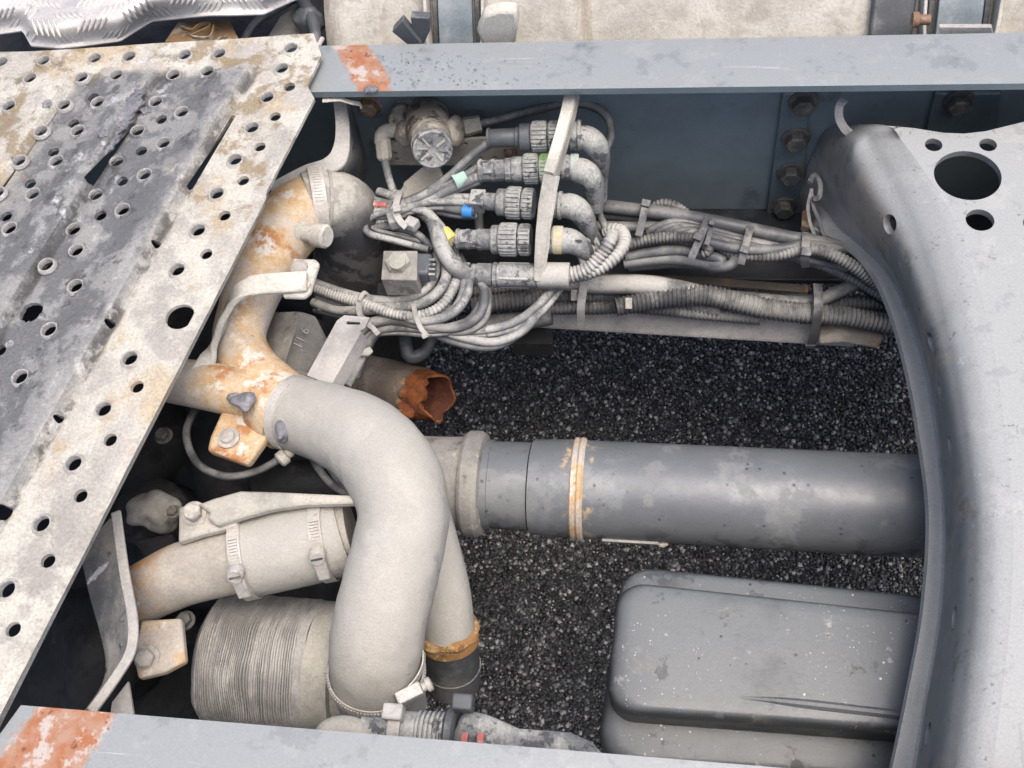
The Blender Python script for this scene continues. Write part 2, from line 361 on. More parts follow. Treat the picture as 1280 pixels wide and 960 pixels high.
def stone_material():
    m = bpy.data.materials.new('aggregate'); m.use_nodes = True; N = m.node_tree; L = N.links; nd = N.nodes; b = nd['Principled BSDF']
    gi = nd.new('ShaderNodeNewGeometry'); r = nd.new('ShaderNodeValToRGB'); r.color_ramp.interpolation = 'LINEAR'
    L.new(gi.outputs['Random Per Island'], r.inputs[0]); cr = r.color_ramp
    cr.elements[0].position = 0; cr.elements[0].color = (.022, .0215, .021, 1); cr.elements[1].position = 1; cr.elements[1].color = (.5, .47, .42, 1)
    for p, c in ((.42, (.055, .054, .052)), (.66, (.105, .103, .099)), (.82, (.18, .176, .17)), (.90, (.28, .27, .26)), (.96, (.46, .43, .39))):
        e = cr.elements.new(p); e.color = (*c, 1)
    L.new(r.outputs[0], b.inputs['Base Color']); b.inputs['Roughness'].default_value = .28
    t = nd.new('ShaderNodeTexNoise'); t.inputs['Scale'].default_value = 260; tc = nd.new('ShaderNodeTexCoord'); L.new(tc.outputs['Object'], t.inputs['Vector'])
    bp = nd.new('ShaderNodeBump'); bp.inputs['Strength'].default_value = .5; bp.inputs['Distance'].default_value = .002; L.new(t.outputs[0], bp.inputs['Height']); L.new(bp.outputs[0], b.inputs['Normal'])
    return m
def stones():
    c = [A(px, py, -TOP) for px, py in ((440, 350), (1200, 350), (1200, 970), (440, 970))]
    x0, x1 = min(p.x for p in c) - .05, max(p.x for p in c) + .05; y0, y1 = min(p.y for p in c) - .05, max(p.y for p in c) + .1
    s = .0053; gx, gy = np.meshgrid(np.arange(x0, x1, s), np.arange(y0, y1, s)); n = gx.size
    px = gx.ravel() + (rng.random(n) - .5) * s * .9; py = gy.ravel() + (rng.random(n) - .5) * s * .9
    cube = np.array([[i, j, k] for i in (-1, 1) for j in (-1, 1) for k in (-1, 1)], float) * .62
    V = cube[None] * (1 + (rng.random((n, 8, 3)) - .5) * .85)
    siz = s * (.36 + .75 * rng.random(n) ** 2.2); V *= siz[:, None, None]; V[:, :, 2] *= .75
    ang = rng.random(n) * 6.28; t = (rng.random((n, 2)) - .5) * 1.1
    def rot(V, a, i, j):
        c, s_ = np.cos(a)[:, None], np.sin(a)[:, None]; vi = V[:, :, i] * c - V[:, :, j] * s_; vj = V[:, :, i] * s_ + V[:, :, j] * c; V[:, :, i] = vi; V[:, :, j] = vj
    rot(V, t[:, 0], 0, 2); rot(V, t[:, 1], 1, 2); rot(V, ang, 0, 1)
    V[:, :, 0] += px[:, None]; V[:, :, 1] += py[:, None]; V[:, :, 2] += (.0008 + rng.random(n) * .0022)[:, None]
    F = np.array([[0, 1, 3, 2], [4, 6, 7, 5], [0, 4, 5, 1], [2, 3, 7, 6], [0, 2, 6, 4], [1, 5, 7, 3]])
    FF = (np.arange(n)[:, None, None] * 8 + F[None]).reshape(-1, 4)
    me = bpy.data.meshes.new('aggregate'); nv = n * 8; nf = len(FF)
    me.vertices.add(nv); me.vertices.foreach_set('co', V.reshape(-1)); me.loops.add(nf * 4); me.loops.foreach_set('vertex_index', FF.reshape(-1).astype(np.int32))
    me.polygons.add(nf); me.polygons.foreach_set('loop_start', np.arange(0, nf * 4, 4, dtype=np.int32)); me.update(calc_edges=True); me.validate()
    o = bpy.data.objects.new('asphalt_stones', me); C.objects.link(o); me.materials.append(stone_material()); o['kind'] = 'stuff'
    o['label'] = 'dark wet asphalt aggregate below the chassis'; o['category'] = 'gravel'
stones()

# ================================================================== frame rails
Y_IN = A(640, 112, 0).y; Y_OUT = Y_IN + .083; Y_WEB = Y_OUT - .008
N_IN = A(640, 932, 0).y; N_OUT = N_IN - .083
def channel(x0, x1, yin, yout, hb, xe0=0):  # top flange and web; the lower flange is added apart
    s = 1 if yout > yin else -1; t = .009; prof = []
    z0, z1 = TOP, TOP + hb; r = .006
    prof = [(yin, z0), (yout - s * r, z0), (yout - s * .0018, z0 - .0018), (yout, z0 - r), (yout, z1), (yout - s * t, z1), (yout - s * t, z0 - t - r), (yout - s * (t + r), z0 - t), (yin, z0 - t)]
    mb = MB(); n = len(prof); ns = 30
    for i in range(ns + 1):
        for y, z in prof:
            x = x0 + (x1 - x0) * i / ns
            if i == 0: x += xe0 * (y - yin)
            mb.V.append(Vector((x, y, z)))
    for i in range(ns): mb.bridge(i * n, (i + 1) * n, n)
    mb.cap(0, n, True); mb.cap(ns * n, n); return mb
def rail_material(name, root, pa, pb, shear):
    # the rust patch where the paint was rubbed off: its own place on the rail
    d = (1, shear, 0); qa = (pa - root).dot(Vector(d)); qb = (pb - root).dot(Vector(d))
    L = [((.235, .252, .255), {'n': (6, 5, .02, .3), 'up': (.35, .95), 'amt': .95}, .36), ((.31, .325, .32), {'n': (40, 10, .56, .60), 'up': (.4, .9), 'amt': .25}), ((.15, .165, .17), {'n': (18, 9, .56, .61), 'up': (.4, .9), 'amt': .5}), ((.38, .395, .39), {'n': (60, 6, .65, .68), 'st': (.05, 1, 1), 'up': (.4, .9), 'amt': .7}), ((.20, .21, .22), {'n': (70, 6, .67, .70), 'st': (.06, 1, 1), 'amt': .5}), ((.055, .07, .085), {'n': (14, 8, .58, .68), 'amt': .5}),
         ((.36, .33, .27), {'n': (34, 9, .66, .70), 'up': (.4, .9), 'amt': .5}),
         ((.29, .10, .033), {'box': (*d, qa, qb, .004, .04), 'bs': 45, 'zmin': .27, 'up': (.1, .6), 'mott': (48, (.32, .19, .13)), 'amt': .95}, .85),
         ((.40, .36, .33), {'box': (*d, qa, qb, .004, .03), 'zmin': .27, 'up': (.1, .6), 'n': (34, 8, .52, .6), 'amt': .9}), ((.16, .06, .03), {'box': (*d, qa, qb, .004, .03), 'zmin': .27, 'up': (.1, .6), 'n': (70, 6, .6, .66)})]
    return material(name, (.165, .21, .23), .45, var=.12, layers=L, bump=[('n', 250, .1, .0015), ('n', 30, .05, .003)], grain=.12, gscale=420)
rt = thing('frame_rail', 'blue grey steel chassis rail with an orange rust patch and raindrops, running behind the wiring', 'frame rail', (0, Y_OUT, TOP - .29))
make('channel', channel(-1.25, 1.35, Y_IN, Y_OUT, -.322), rail_material('rail_far', W[rt.name], A(428, 76, 0), A(472, 76, 0), .55), rt, 30)
YF = A(850, 347, -.303).y
make('lower_flange', MB().box(Vector((.05, (YF + Y_WEB) / 2 - .001, TOP - .308)), 1.3, (Y_WEB - YF) / 2, .0045), 'steel_black', rt, bevel=.002)
mb = MB()
for i in range(230):
    px = 470 + abs(random.gauss(0, 130)); py = random.uniform(66, 108)
    p = A(px, py, 0)
    if px > 1270: continue
    r = random.uniform(.0005, .0016) * (1.1 if px < 650 else .7)
    u, v = XA, YA; last = None; n = 8; e = random.uniform(.8, 1.3)
    for k in range(4):
        a = k / 3 * math.pi / 2 * .96; b = mb.ring(p + ZA * (.0003 + math.sin(a) * r * .38), u, v, r * math.cos(a), n, e)
        if last is not None: mb.bridge(last, b, n)
        last = b
    mb.cap(last, n)
dm = material('water', (.95, .97, .98), .02, trans=1.0, var=0, grain=0)
o = make('water_droplets', mb, dm, rt, 80); o['kind'] = 'stuff'
# torn bit of label and bolts on the far rail
make('torn_tape', MB().ribbon([A(403, 126, -.012), A(425, 124, -.014), A(438, 128, -.02), A(450, 130, -.03), A(452, 135, -.035)], YA, .006, .0008), 'white_bracket', rt)
make('grease_smear', MB().blob(A(464, 112, .002), .009, .006, .004, .5, 120, 2), 'grease', rt)
make('bolt', MB().hexbolt(AY(462, 130, Y_WEB), -YA, .013), 'bolt_rust', rt)
NX0 = A(26, 882, 0)
rt2 = thing('frame_rail', 'scratched blue grey chassis rail nearest the viewer with a rusty end beside the perforated plate', 'frame rail', (.2, N_OUT, TOP - .29))
make('channel', channel(NX0.x, 1.35, N_IN, N_OUT, -.322, 0.42), rail_material('rail_near', W[rt2.name], A(22, 920, 0), A(128, 920, 0), -.35), rt2, 30)

# ================================================================== perforated catwalk plate
HP = .014
e0, e1 = A(392, 122, HP), A(0, 884, HP); ed = (e0 - e1); ed.z = 0; ed.normalize(); en = Vector((-ed.y, ed.x, 0))   # en points left
def pd(px, py): return (A(px, py, HP) - e1).dot(en)
big = [(4, 80), (56, 78), (40, 101), (14, 136), (120, 75), (104, 100), (163, 73), (148, 98), (82, 134), (125, 132), (55, 169), (100, 167), (28, 206), (73, 205), (44, 246), (1, 246), (15, 289), (232, 71), (275, 69), (218, 96), (261, 93), (365, 63), (353, 88), (335, 124), (316, 162), (295, 202), (272, 244), (249, 290), (223, 339), (196, 129), (230, 145), (173, 165), (207, 183), (147, 203), (183, 222), (121, 245), (156, 266), (93, 288), (97, 315), (61, 335), (97, 361), (64, 415), (28, 474), (164, 450), (131, 513), (94, 581), (54, 656), (11, 738), (-20, 330), (-30, 440), (-35, 560)]
small = [(117, 122), (92, 154), (67, 190), (38, 230), (8, 271), (362, 109), (344, 146), (325, 184), (304, 226), (281, 270), (258, 318), (202, 150), (177, 189), (153, 227), (126, 270), (172, 484), (138, 550), (101, 620), (60, 701), (17, 787), (7, 641), (0, 438)]
tiny = [(196, 305), (139, 405), (74, 523), (0, 645)]
holes = [(A(x, y, HP), .0083, 1) for x, y in big] + [(A(x, y, HP), .0069, 0) for x, y in small] + [(A(x, y, HP), .0042, 0) for x, y in tiny]
holes += [(A(225, 396, HP), .0155, 0), (A(39, 390, HP), .0125, 2)]
HX = np.array([[p.x, p.y, r, k] for p, r, k in holes])
dA, dB, dC = pd(139, 405), pd(140, 190), pd(35, 188)
slotv = lambda a, b, wd: (A(*a, HP), A(*b, HP), wd)
slots = [slotv((291, 145), (237, 234), .0036), slotv((166, 155), (113, 230), .0028), slotv((72, 140), (-10, 255), .0012)]
SA0, SA1 = (slots[0][0] - e1).dot(ed), (slots[0][1] - e1).dot(ed)
SB0, SB1 = (slots[1][0] - e1).dot(ed), (slots[1][1] - e1).dot(ed)
fa, fb = A(392, 42, HP), A(0, 64, HP); fdir = (fb - fa); fdir.z = 0; fdir.normalize(); fnor = Vector((fdir.y, -fdir.x, 0))
if (e1 - fa).dot(fnor) < 0: fnor = -fnor
def sstep(x): x = min(1, max(0, x)); return x * x * (3 - 2 * x)
def plate_z(x, y):
    q = Vector((x, y, 0)) - Vector((e1.x, e1.y, 0)); d = q.dot(en); s = q.dot(ed)
    z = 0.0
    for dd, s0, s1 in ((dA, SA1, SA0), (dB, SB1, SB0)):
        t = (d - dd); z += -.003 * math.exp(-(t / .006) ** 2) + (.009 * sstep(t / .0045) - .009 * sstep((t - .020) / .050) if t > -.001 else 0)
        inside = sstep((s - s0 + .02) / .02) * sstep((s1 + .02 - s) / .02)
        z += .0035 * inside * math.exp(-((t - .009) / .008) ** 2) * (1 if t > 0 else 0)
    t = d - dC; z += .009 * sstep(t / .0045) - .009 * sstep((t - .02) / .05)
    z *= sstep(((Vector((x, y, 0)) - fa).dot(fnor) - .030) / .05)
    z += .0012 * mnoise.noise(Vector((x * 9, y * 9, 1))) + .0006 * mnoise.noise(Vector((x * 40, y * 40, 3)))
    if d < .006: z -= (.006 - d) ** 2 * 110 if s < (A(330, 240, HP) - e1).dot(ed) else 0
    k = np.hypot(HX[:, 0] - x, HX[:, 1] - y); i = int(np.argmin(k / HX[:, 2])); rr = k[i] / HX[i, 2]
    if HX[i, 3] == 1: z += float(np.interp(rr, [1, 1.12, 1.25, 1.4, 1.8], [.0026, .0036, .0022, .0006, 0]))
    if HX[i, 3] == 0 and rr < 1.3: z += .0004 * (1 - sstep((rr - 1) / .3))
    return Vector((x, y, TOP + HP + z))
loops = []; extra = []
for p, r, k in holes:
    if k == 2: loops.append([(p.x + r * (1 + .45 * mnoise.noise(Vector((math.cos(a) * 2, math.sin(a) * 2, 5)))) * math.cos(a), p.y + r * (1 + .3 * mnoise.noise(Vector((math.cos(a) * 3, math.sin(a) * 3, 8)))) * math.sin(a)) for a in [2 * math.pi * i / 26 for i in range(26)]])
    else: loops.append(circ(p, r, 26 if k else 20))
    if k == 1: extra += [circ(p, r * 1.12, 22, .1), circ(p, r * 1.4, 22)]
for dd_ in (dA, dB, dC):                      # fold lines of the pressed ribs
    ln = [e1 + en * (dd_ + q_) + ed * t_ for q_, ts in ((-.0005, np.arange(-.12, .86, .006)), (.0048, np.arange(.86, -.12, -.006))) for t_ in ts]
    extra.append([(p.x, p.y) for p in ln])
for a, b, wd in slots:
    dd = (b - a).normalized(); nn = Vector((-dd.y, dd.x, 0))
    loops.append([(q.x, q.y) for q in (a + nn * wd, a - dd * wd * .7, a - nn * wd, b - nn * wd, b + dd * wd * .7, b + nn * wd)])
ol = [A(392, 42, HP), A(402, 69, HP), A(384, 107, HP), A(393, 123, HP), A(0, 886, HP), A(-60, 1003, HP), A(-620, 1003, HP), A(-620, 106, HP)]
def pin(p):   # keep a stray hole of the outline out
    return True
P0 = A(200, 450, HP)
mb = sheet([(p.x, p.y) for p in ol], loops, plate_z, .0045, .0075, extra)
rp = thing('perforated_plate', 'cream grey perforated steel catwalk plate smeared with dark grease', 'metal plate', (P0.x, P0.y, TOP + HP))
dl = Vector((en.x, en.y, 0)); off = (e1 - W[rp.name]).dot(dl)
foff = (fa - W[rp.name]).dot(fnor); FB = (fnor.x, fnor.y, 0, foff + .058, foff + 3, .012, .05)
def bx(a, b, soft, amp): return (dl.x, dl.y, 0, a + off, b + off, soft, amp)
material('plate', (.37, .352, .315), .72, layers=[
    ((.47, .455, .40), {'n': (13, 9, .44, .56)}), ((.36, .27, .15), {'n': (8, 9, .51, .6), 'amt': .6}), ((.20, .145, .07), {'box': (ed.x, ed.y, 0, .19, .9, .03, .12), 'n': (22, 9, .5, .58), 'amt': .75}),
    ((.215, .218, .215), {'box': bx(dA + .002, dC - .006, .008, .055), 'bs': 12, 'n': (9, 9, .3, .42), 'boxb': FB, 'amt': .92}, .36),
    ((.11, .113, .115), {'box': bx(dA + .012, dC - .012, .012, .07), 'bs': 17, 'n': (14, 10, .45, .52), 'boxb': FB, 'amt': .92}, .27), ((.07, .068, .065), {'box': bx(dA + .02, dC - .03, .01, .10), 'n': (34, 9, .57, .61), 'boxb': FB, 'amt': .85}, .35), ((.10, .085, .06), {'boxb': (fnor.x, fnor.y, 0, foff + .02, foff + .085, .02, .05), 'n': (26, 10, .56, .61), 'amt': .7}, .45),
    ((.46, .47, .49), {'box': bx(dB - .03, dB + .06, .02, .08), 'n': (36, 8, .58, .66), 'amt': .8}, .4),
    ((.08, .076, .07), {'box': bx(dA - .007, dA + .004, .003, .012), 'bs': 40, 'n': (16, 8, .44, .54), 'boxb': FB, 'amt': .85}), ((.07, .068, .066), {'box': bx(dB - .007, dB + .004, .003, .012), 'bs': 40, 'n': (16, 8, .42, .52), 'boxb': FB, 'amt': .85}), ((.38, .38, .37), {'box': bx(dA + .012, dA + .024, .005, .008), 'bs': 30, 'n': (20, 9, .5, .6), 'boxb': FB, 'amt': .4}), ((.40, .41, .41), {'box': bx(dB + .012, dB + .026, .005, .010), 'bs': 30, 'n': (20, 9, .5, .6), 'boxb': FB, 'amt': .45}), ((.24, .235, .23), {'n': (95, 7, .62, .69), 'amt': .75}), ((.13, .11, .085), {'n': (170, 6, .66, .72), 'amt': .7}),  # dark fold and pale ridge lines: packed dirt, painted also as rib shading
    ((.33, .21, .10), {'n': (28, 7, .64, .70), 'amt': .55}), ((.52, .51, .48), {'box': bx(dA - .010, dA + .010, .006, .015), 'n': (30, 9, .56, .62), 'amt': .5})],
    bump=[('n', 300, .5, .0025), ('n', 70, .5, .005), ('n', 22, .3, .006)], vscale=6, grain=.34)
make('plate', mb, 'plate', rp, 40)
material('rim_metal', (.36, .35, .33), .6, layers=[((.22, .22, .22), {'n': (60, 7, .45, .6), 'amt': .8}), ((.46, .45, .43), {'n': (70, 6, .56, .66)})], bump=FINE)
rmb = MB().lathe(Vector((0, 0, 0)), ZA, [(-.004, .0078), (.0030, .0078), (.0036, .0082), (.0036, .0089), (.0018, .0102), (-.0004, .0113)], 28, False)
rme = bpy.data.meshes.new('hole_rim'); rme.from_pydata([tuple(p) for p in rmb.V], [], rmb.F); rme.materials.append(M['rim_metal']); rme.update(); fixnormals(rme); rme.polygons.foreach_set('use_smooth', [True] * len(rme.polygons))
for p, r, k in holes:
    if k != 1: continue
    q = plate_z(p.x + .0135, p.y) * .5 + plate_z(p.x - .0135, p.y) * .5
    o = bpy.data.objects.new('hole_rim', rme); C.objects.link(o); o.parent = rp; o.location = Vector((p.x, p.y, q.z)) - W[rp.name]; o.rotation_euler.z = random.random() * 6
# bent-down lip along the plate's inner edge
lp = [A(x, y, HP - .012) for x, y in ((333, 238), (240, 420), (150, 594), (60, 769), (3, 882), (-50, 985))]
make('folded_lip', MB().ribbon([p + ed.cross(ZA) * -.0012 for p in lp], ZA, .022, .004), 'plate', rp, bevel=.0008)
for x, y, r, k in ((136, 90, .0085, 0), (362, 1085 / 3.2, .0, 0)):
    if r: make('plug', MB().lathe(plate_z(A(x, y, HP).x, A(x, y, HP).y) - ZA * .001, ZA, [(0, r), (.0012, r * .98), (.0016, r * .8)], 20), 'casting', rp)
for i, (x, y, rx, ry, rz, tw) in enumerate(((172, 131, .012, .008, .0035, .9), (163, 146, .018, .007, .0035, 1.0), (153, 164, .020, .006, .003, 1.05), (183, 138, .008, .006, .0045, .4), (140, 186, .014, .004, .003, 1.1), (62, 138, .006, .004, .003, .8), (135, 178, .006, .004, .003, .3), (110, 728, .010, .004, .002, 1.1), (105, 704, .012, .003, .002, 1.1), (176, 122, .010, .005, .003, .5), (70, 150, .004, .003, .002, .2))):
    q = A(x, y, HP); gm = MB().blob(Vector((0, 0, 0)), rx, ry, rz, .0, 90, 4, i); c_, s_ = math.cos(tw), math.sin(tw); base_ = plate_z(q.x, q.y)
    gm.V = [base_ + Vector((p.x * c_ - p.y * s_, p.x * s_ + p.y * c_, p.z)) * (1 + .75 * mnoise.noise(Vector((p.x, p.y, p.z)) * 170 + Vector((i, 0, 0))) + .35 * mnoise.noise(Vector((p.x, p.y, p.z)) * 420)) for p in gm.V]
    make('grease_lump', gm, 'grease', rp, 50)

# ================================================================== fuel tank and its straps behind the far rail
TC = Vector((.9, 1.275, TOP - .235)); TR = .31
mb = MB(); xl = AY(408, 40, Y_OUT + .05).x; prof = [(-.02, .02), (-.02, TR - .05), (-.012, TR - .012), (.0, TR), (.012, TR + .004), (.020, TR + .004), (.026, TR), (1.9, TR)]
mb.lathe(Vector((xl, TC.y, TC.z)), XA, prof, 96)
ft = tag(make('fuel_tank', mb, material('tank', (.40, .375, .325), .75, layers=[((.47, .45, .40), {'n': (7, 8, .44, .56)}), ((.30, .272, .225), {'n': (40, 9, .53, .6), 'amt': .5}), ((.28, .235, .17), {'n': (9, 9, .55, .62), 'st': (1, .2, .2), 'amt': .7})], bump=[('w', 60, .28, .004), ('n', 200, .5, .002)]), None, 30), 'cream dirty cylindrical fuel tank lying behind the far chassis rail', 'fuel tank')
def tank_pt(x, ang, r): return Vector((x, TC.y - math.sin(ang) * r, TC.z + math.cos(ang) * r))
def strap(px, wpx, label, side):
    x = AY(px, 45, Y_OUT + .04).x; wd = wpx * .00085
    t = thing('tank_strap', label, 'strap', tank_pt(x, 1.2, TR), 'tank straps')
    arc = [tank_pt(x, a, TR + .016) for a in np.linspace(-.6, 1.25, 30)]
    make('strap', MB().ribbon(arc, XA, wd, .006), 'steel_paint', t, bevel=.001)
    for s in (-1, 1):
        make('rubber_edge', MB().ribbon([tank_pt(x + s * wd * .62, a, TR + .006) for a in np.linspace(-.6, 1.25, 30)], XA, .007, .012), 'rubber', t, bevel=.001)
    # U-shaped steel saddle that holds the strap end
    q = tank_pt(x, 1.02, TR + .02); rr = wd * .8
    up = (tank_pt(x, .6, TR + .02) - tank_pt(x, 1.05, TR + .02)).normalized(); pts = [q + XA * (-rr * 1.05) + up * .10, q + XA * (-rr) + up * .03, q - XA * rr * .75 + up * .004, q - XA * rr * .4 - up * .004, q + XA * rr * .4 - up * .004, q + XA * rr * .75 + up * .004, q + XA * rr + up * .03, q + XA * rr * 1.05 + up * .10]
    c = [Vector(z) for z in catmull([tuple(p) for p in pts], 5)]
    make('saddle', MB().ribbon(c, up.cross(XA), .03, .004), 'white_bracket', t, bevel=.0008)
    return t, x
t, x = strap(568, 52, 'dark grey tank strap in a steel saddle near the rust patch', 1)
for k, (pl, hh) in enumerate((([(512, 58), (490, 40), (503, 26), (527, 56)], .0), ([(513, 22), (537, 23), (537, 40), (527, 60), (519, 60)], .006))):
    make('stop_wedge', MB().prism([AY(a, b, Y_OUT + .012 + hh) for a, b in pl], YA * .012), 'conn_dark', t, bevel=.001)
make('rubber_pad', MB().prism([AY(a, b, Y_OUT + .016) for a, b in ((604, 60), (596, 40), (604, 20), (625, 14), (645, 15), (648, 30), (643, 60))], YA * .02), 'white_bracket', t, bevel=.004)
t, x = strap(1197, 60, 'wide dark grey tank strap with a steel tab above the crossmember', 1)
make('steel_tab', MB().prism([AY(a, b, Y_OUT + .006) for a, b in ((1174, 34), (1240, 34), (1243, 50), (1178, 50))], YA * .006), 'grey_bracket', t, bevel=.001)
make('bolt', MB().lathe(AY(1140, 25, Y_OUT + .03), XA, [(0, .009), (.007, .009), (.008, .006), (.02, .006)], 16), 'bolt_rust', t)
make('rubber_pad', MB().ribbon([tank_pt(x - .075, a, TR + .008) for a in np.linspace(-.3, 1.25, 20)], XA, .05, .012), 'conn_dark', t, bevel=.003)

# ================================================================== crumpled tread plate and odd parts behind the catwalk
HT = .0
def tread_f(u, v):   # u along photo x, v 0 (lower edge) .. 1 (top)
    px = u; lower = np.interp(px, [-40, 0, 28, 38, 75, 150, 190, 260, 330, 366, 420], [44, 42, 38, 57, 60, 51, 27, 19, 17, 0, -20])
    py = lower - v * 130
    h = .005 + .03 * sstep(v / .25) + .006 * math.sin(px * .03 + v * 5) + .012 * mnoise.noise(Vector((px * .012, v * 2.5, 2)))
    return A(px, py, h)
mb = sheet([(-40, 0), (366, 0), (366, 1), (-40, 1)], [], lambda u, v: tread_f(u, v), .003, 6.0)
mb = MB(); nu, nv = 110, 26
for j in range(nv + 1):
    for i in range(nu + 1): mb.V.append(tread_f(-60 + 432 * i / nu, (j / nv) ** 1.5))
for j in range(nv):
    for i in range(nu): a = j * (nu + 1) + i; mb.F.append((a, a + 1, a + nu + 2, a + nu + 1))
o = thing('tread_plate', 'crumpled bright aluminium tread plate beyond the catwalk', 'tread plate', A(150, 30, 0))
mt = material('tread_alu', (.52, .505, .49), .55, .25, layers=[((.60, .57, .53), {'n': (12, 6, .42, .62)}, .8), ((.33, .30, .26), {'n': (25, 7, .58, .68), 'amt': .7}), ((.75, .74, .73), {'n': (40, 6, .62, .7), 'amt': .5}, .35)], bump=[('n', 130, .3, .003)])
sh = make('sheet', mb, mt, o, 60); sm = sh.modifiers.new('solid', 'SOLIDIFY'); sm.thickness = .003; sm.offset = -1
bar = None; gi = 0
for r_ in range(6):
    for c_ in range(8):
        u0 = -30 + c_ * 58 + (r_ % 2) * 29; v0 = .07 + r_ * .115
        dirn = 1 if (r_ + c_) % 2 else -1
        for k in range(5):
            uu = u0 + (k - 2) * 7; vv = v0
            if uu > 350: continue
            p = tread_f(uu, vv); 
            tu = (tread_f(uu + 2, vv) - p).normalized(); tv = (tread_f(uu, vv + .02) - p).normalized(); nn = tu.cross(tv).normalized()
            la = (tv * 1 + tu * .55 * dirn).normalized(); wa = nn.cross(la)
            if bar is None:
                q = MB().blob(Vector((0, 0, 0)), .0022, .0125, .0019, 0, 1, 2); bar = bpy.data.meshes.new('tread_bar'); bar.from_pydata([tuple(z) for z in q.V], [], q.F); bar.materials.append(mt); bar.polygons.foreach_set('use_smooth', [True] * len(bar.polygons))
            b = bpy.data.objects.new('tread_bar', bar); C.objects.link(b); b.parent = o
            b.matrix_local = Matrix(((wa.x, la.x, nn.x, p.x - W[o.name].x), (wa.y, la.y, nn.y, p.y - W[o.name].y), (wa.z, la.z, nn.z, p.z - W[o.name].z), (0, 0, 0, 1)))
# rusty clip bracket, black taped fitting, dark backing
rb = thing('rusty_bracket', 'small rusty brown bracket behind the catwalk below the tread plate', 'bracket', A(250, 45, -.02))
make('base', MB().prism([A(x, y, -.02) for x, y in ((205, 52), (222, 27), (286, 24), (300, 52))], ZA * -.012), material('rusty_brown', (.20, .125, .06), .75, layers=[((.36, .31, .25), {'n': (25, 6, .5, .62)}), ((.07, .05, .035), {'n': (45, 6, .58, .66)})], bump=FINE), rb, bevel=.002)
make('spring_clip', MB().ribbon([Vector(z) for z in catmull([tuple(A(x, y, -.008)) for x, y in ((226, 34), (240, 38), (250, 31), (262, 29), (262, 34), (248, 41), (240, 46), (262, 47), (268, 32))], 5)], ZA, .005, .002), 'rusty_brown', rb)
bf = thing('taped_fitting', 'black taped cable fitting between the catwalk corner and the fuel tank', 'cable fitting', A(390, 40, -.03))
make('boot', MB().blob(A(388, 26, -.04), .020, .018, .02, .4, 60, 3, 3), 'conn_dark', bf, 30)
make('cable', tube([(372, -10, -.04, 8), (384, 12, -.03, 9), (392, 32, -.03, 8), (397, 58, -.04, 5), (400, 80, -.08, 4)]), 'cable_dark', bf)
make('band', MB().sweep([A(390, 62, -.03), A(398, 57, -.028), A(403, 48, -.03)], [.003] * 3, 8), 'clamp', bf)
make('cable', tube([(300, 60, -.05, 5), (318, 30, -.05, 5), (345, 12, -.05, 5), (380, -8, -.05, 5)]), 'cable', bf)
make('bracket_arm', MB().prism([A(x, y, -.06) for x, y in ((325, 60), (350, 20), (375, 5), (385, 20), (365, 60))], ZA * -.02), 'casting', bf, bevel=.002)
bk = MB().box(A(150, 20, -.16) + Vector((-.15, .1, 0)), .55, .30, .05)  # black box added to stand in for shade in the gap
tag(make('gap_shade_box', bk, 'dark_casting', None, bevel=.01), 'black box standing in for shade in the gap below the tread plate', 'backing')

# ================================================================== stamped crossmember on the right
HC = -.05
Tr = [(1102, 157), (1118, 177), (1142, 215), (1170, 265), (1192, 330), (1213, 420), (1228, 520), (1240, 640), (1238, 760), (1226, 870), (1209, 1010)]
Tm = [(1080, 163), (1092, 184), (1115, 224), (1141, 277), (1164, 342), (1188, 432), (1204, 526), (1217, 640), (1215, 760), (1202, 872), (1184, 1012)]
Tw = [(1055, 190), (1062, 210), (1085, 250), (1115, 300), (1140, 360), (1168, 445), (1186, 535), (1198, 640), (1196, 760), (1181, 872), (1160, 1012)]
Wb = [(1032, 262, -.225), (1047, 282, -.215), (1080, 311, -.20), (1111, 342, -.19), (1134, 385, -.185), (1156, 450, -.18), (1170, 525, -.178), (1181, 640, -.176), (1178, 760, -.176), (1160, 872, -.176), (1136, 1012, -.176)]
Lo = [(1012, 285), (1031, 293), (1066, 310), (1092, 341), (1113, 388), (1131, 450), (1146, 525), (1161, 640), (1154, 760), (1134, 872), (1104, 1012)]
xw = A(1062, 165, HC).x
def corner(w, t, l): return [w.lerp(t, .10), w.lerp(l, .22)]      # keep the fold above the lip tight
w0, l0 = Vector((xw - .028, Y_WEB - .004, TOP - .26)), AY(1002, 290, Y_WEB - .004)
secs = [[Vector((xw + .010, Y_WEB - .004, TOP - .135)), Vector((xw + .002, Y_WEB - .004, TOP - .137)), Vector((xw - .006, Y_WEB - .004, TOP - .143)), Vector((xw - .014, Y_WEB - .004, TOP - .165))] + corner(w0, Vector((xw - .014, Y_WEB - .004, TOP - .165)), l0) + [l0]]
TF = [(x + min(26, 6 + 4 * i), y) for i, (x, y) in enumerate(Tr)]
for i in range(11):
    secs.append([A(*TF[i], HC), A(*Tr[i], HC - .004), A(*Tm[i], HC - .017), A(*Tw[i], HC - .045)] + corner(A(*Wb[i]), A(*Tw[i], HC - .045), A(Lo[i][0], Lo[i][1], Wb[i][2] + .003)) + [A(Lo[i][0], Lo[i][1], Wb[i][2] + .003)])
NU, NV = 10, 8
grid = [catmull([tuple(p) for p in s], NV) for s in secs]            # smooth across
nvv = len(grid[0]); cols = [catmull([g[j] for g in grid], NU) for j in range(nvv)]; nuu = len(cols[0])
def cross_f(u, v):
    u = min(max(u, 0), nuu - 1.001); v = min(max(v, 0), nvv - 1.001); i, j = int(u), int(v); a, b = u - i, v - j
    q = lambda i, j: Vector(cols[j][i])
    return (q(i, j) * (1 - a) + q(i + 1, j) * a) * (1 - b) + (q(i, j + 1) * (1 - a) + q(i + 1, j + 1) * a) * b
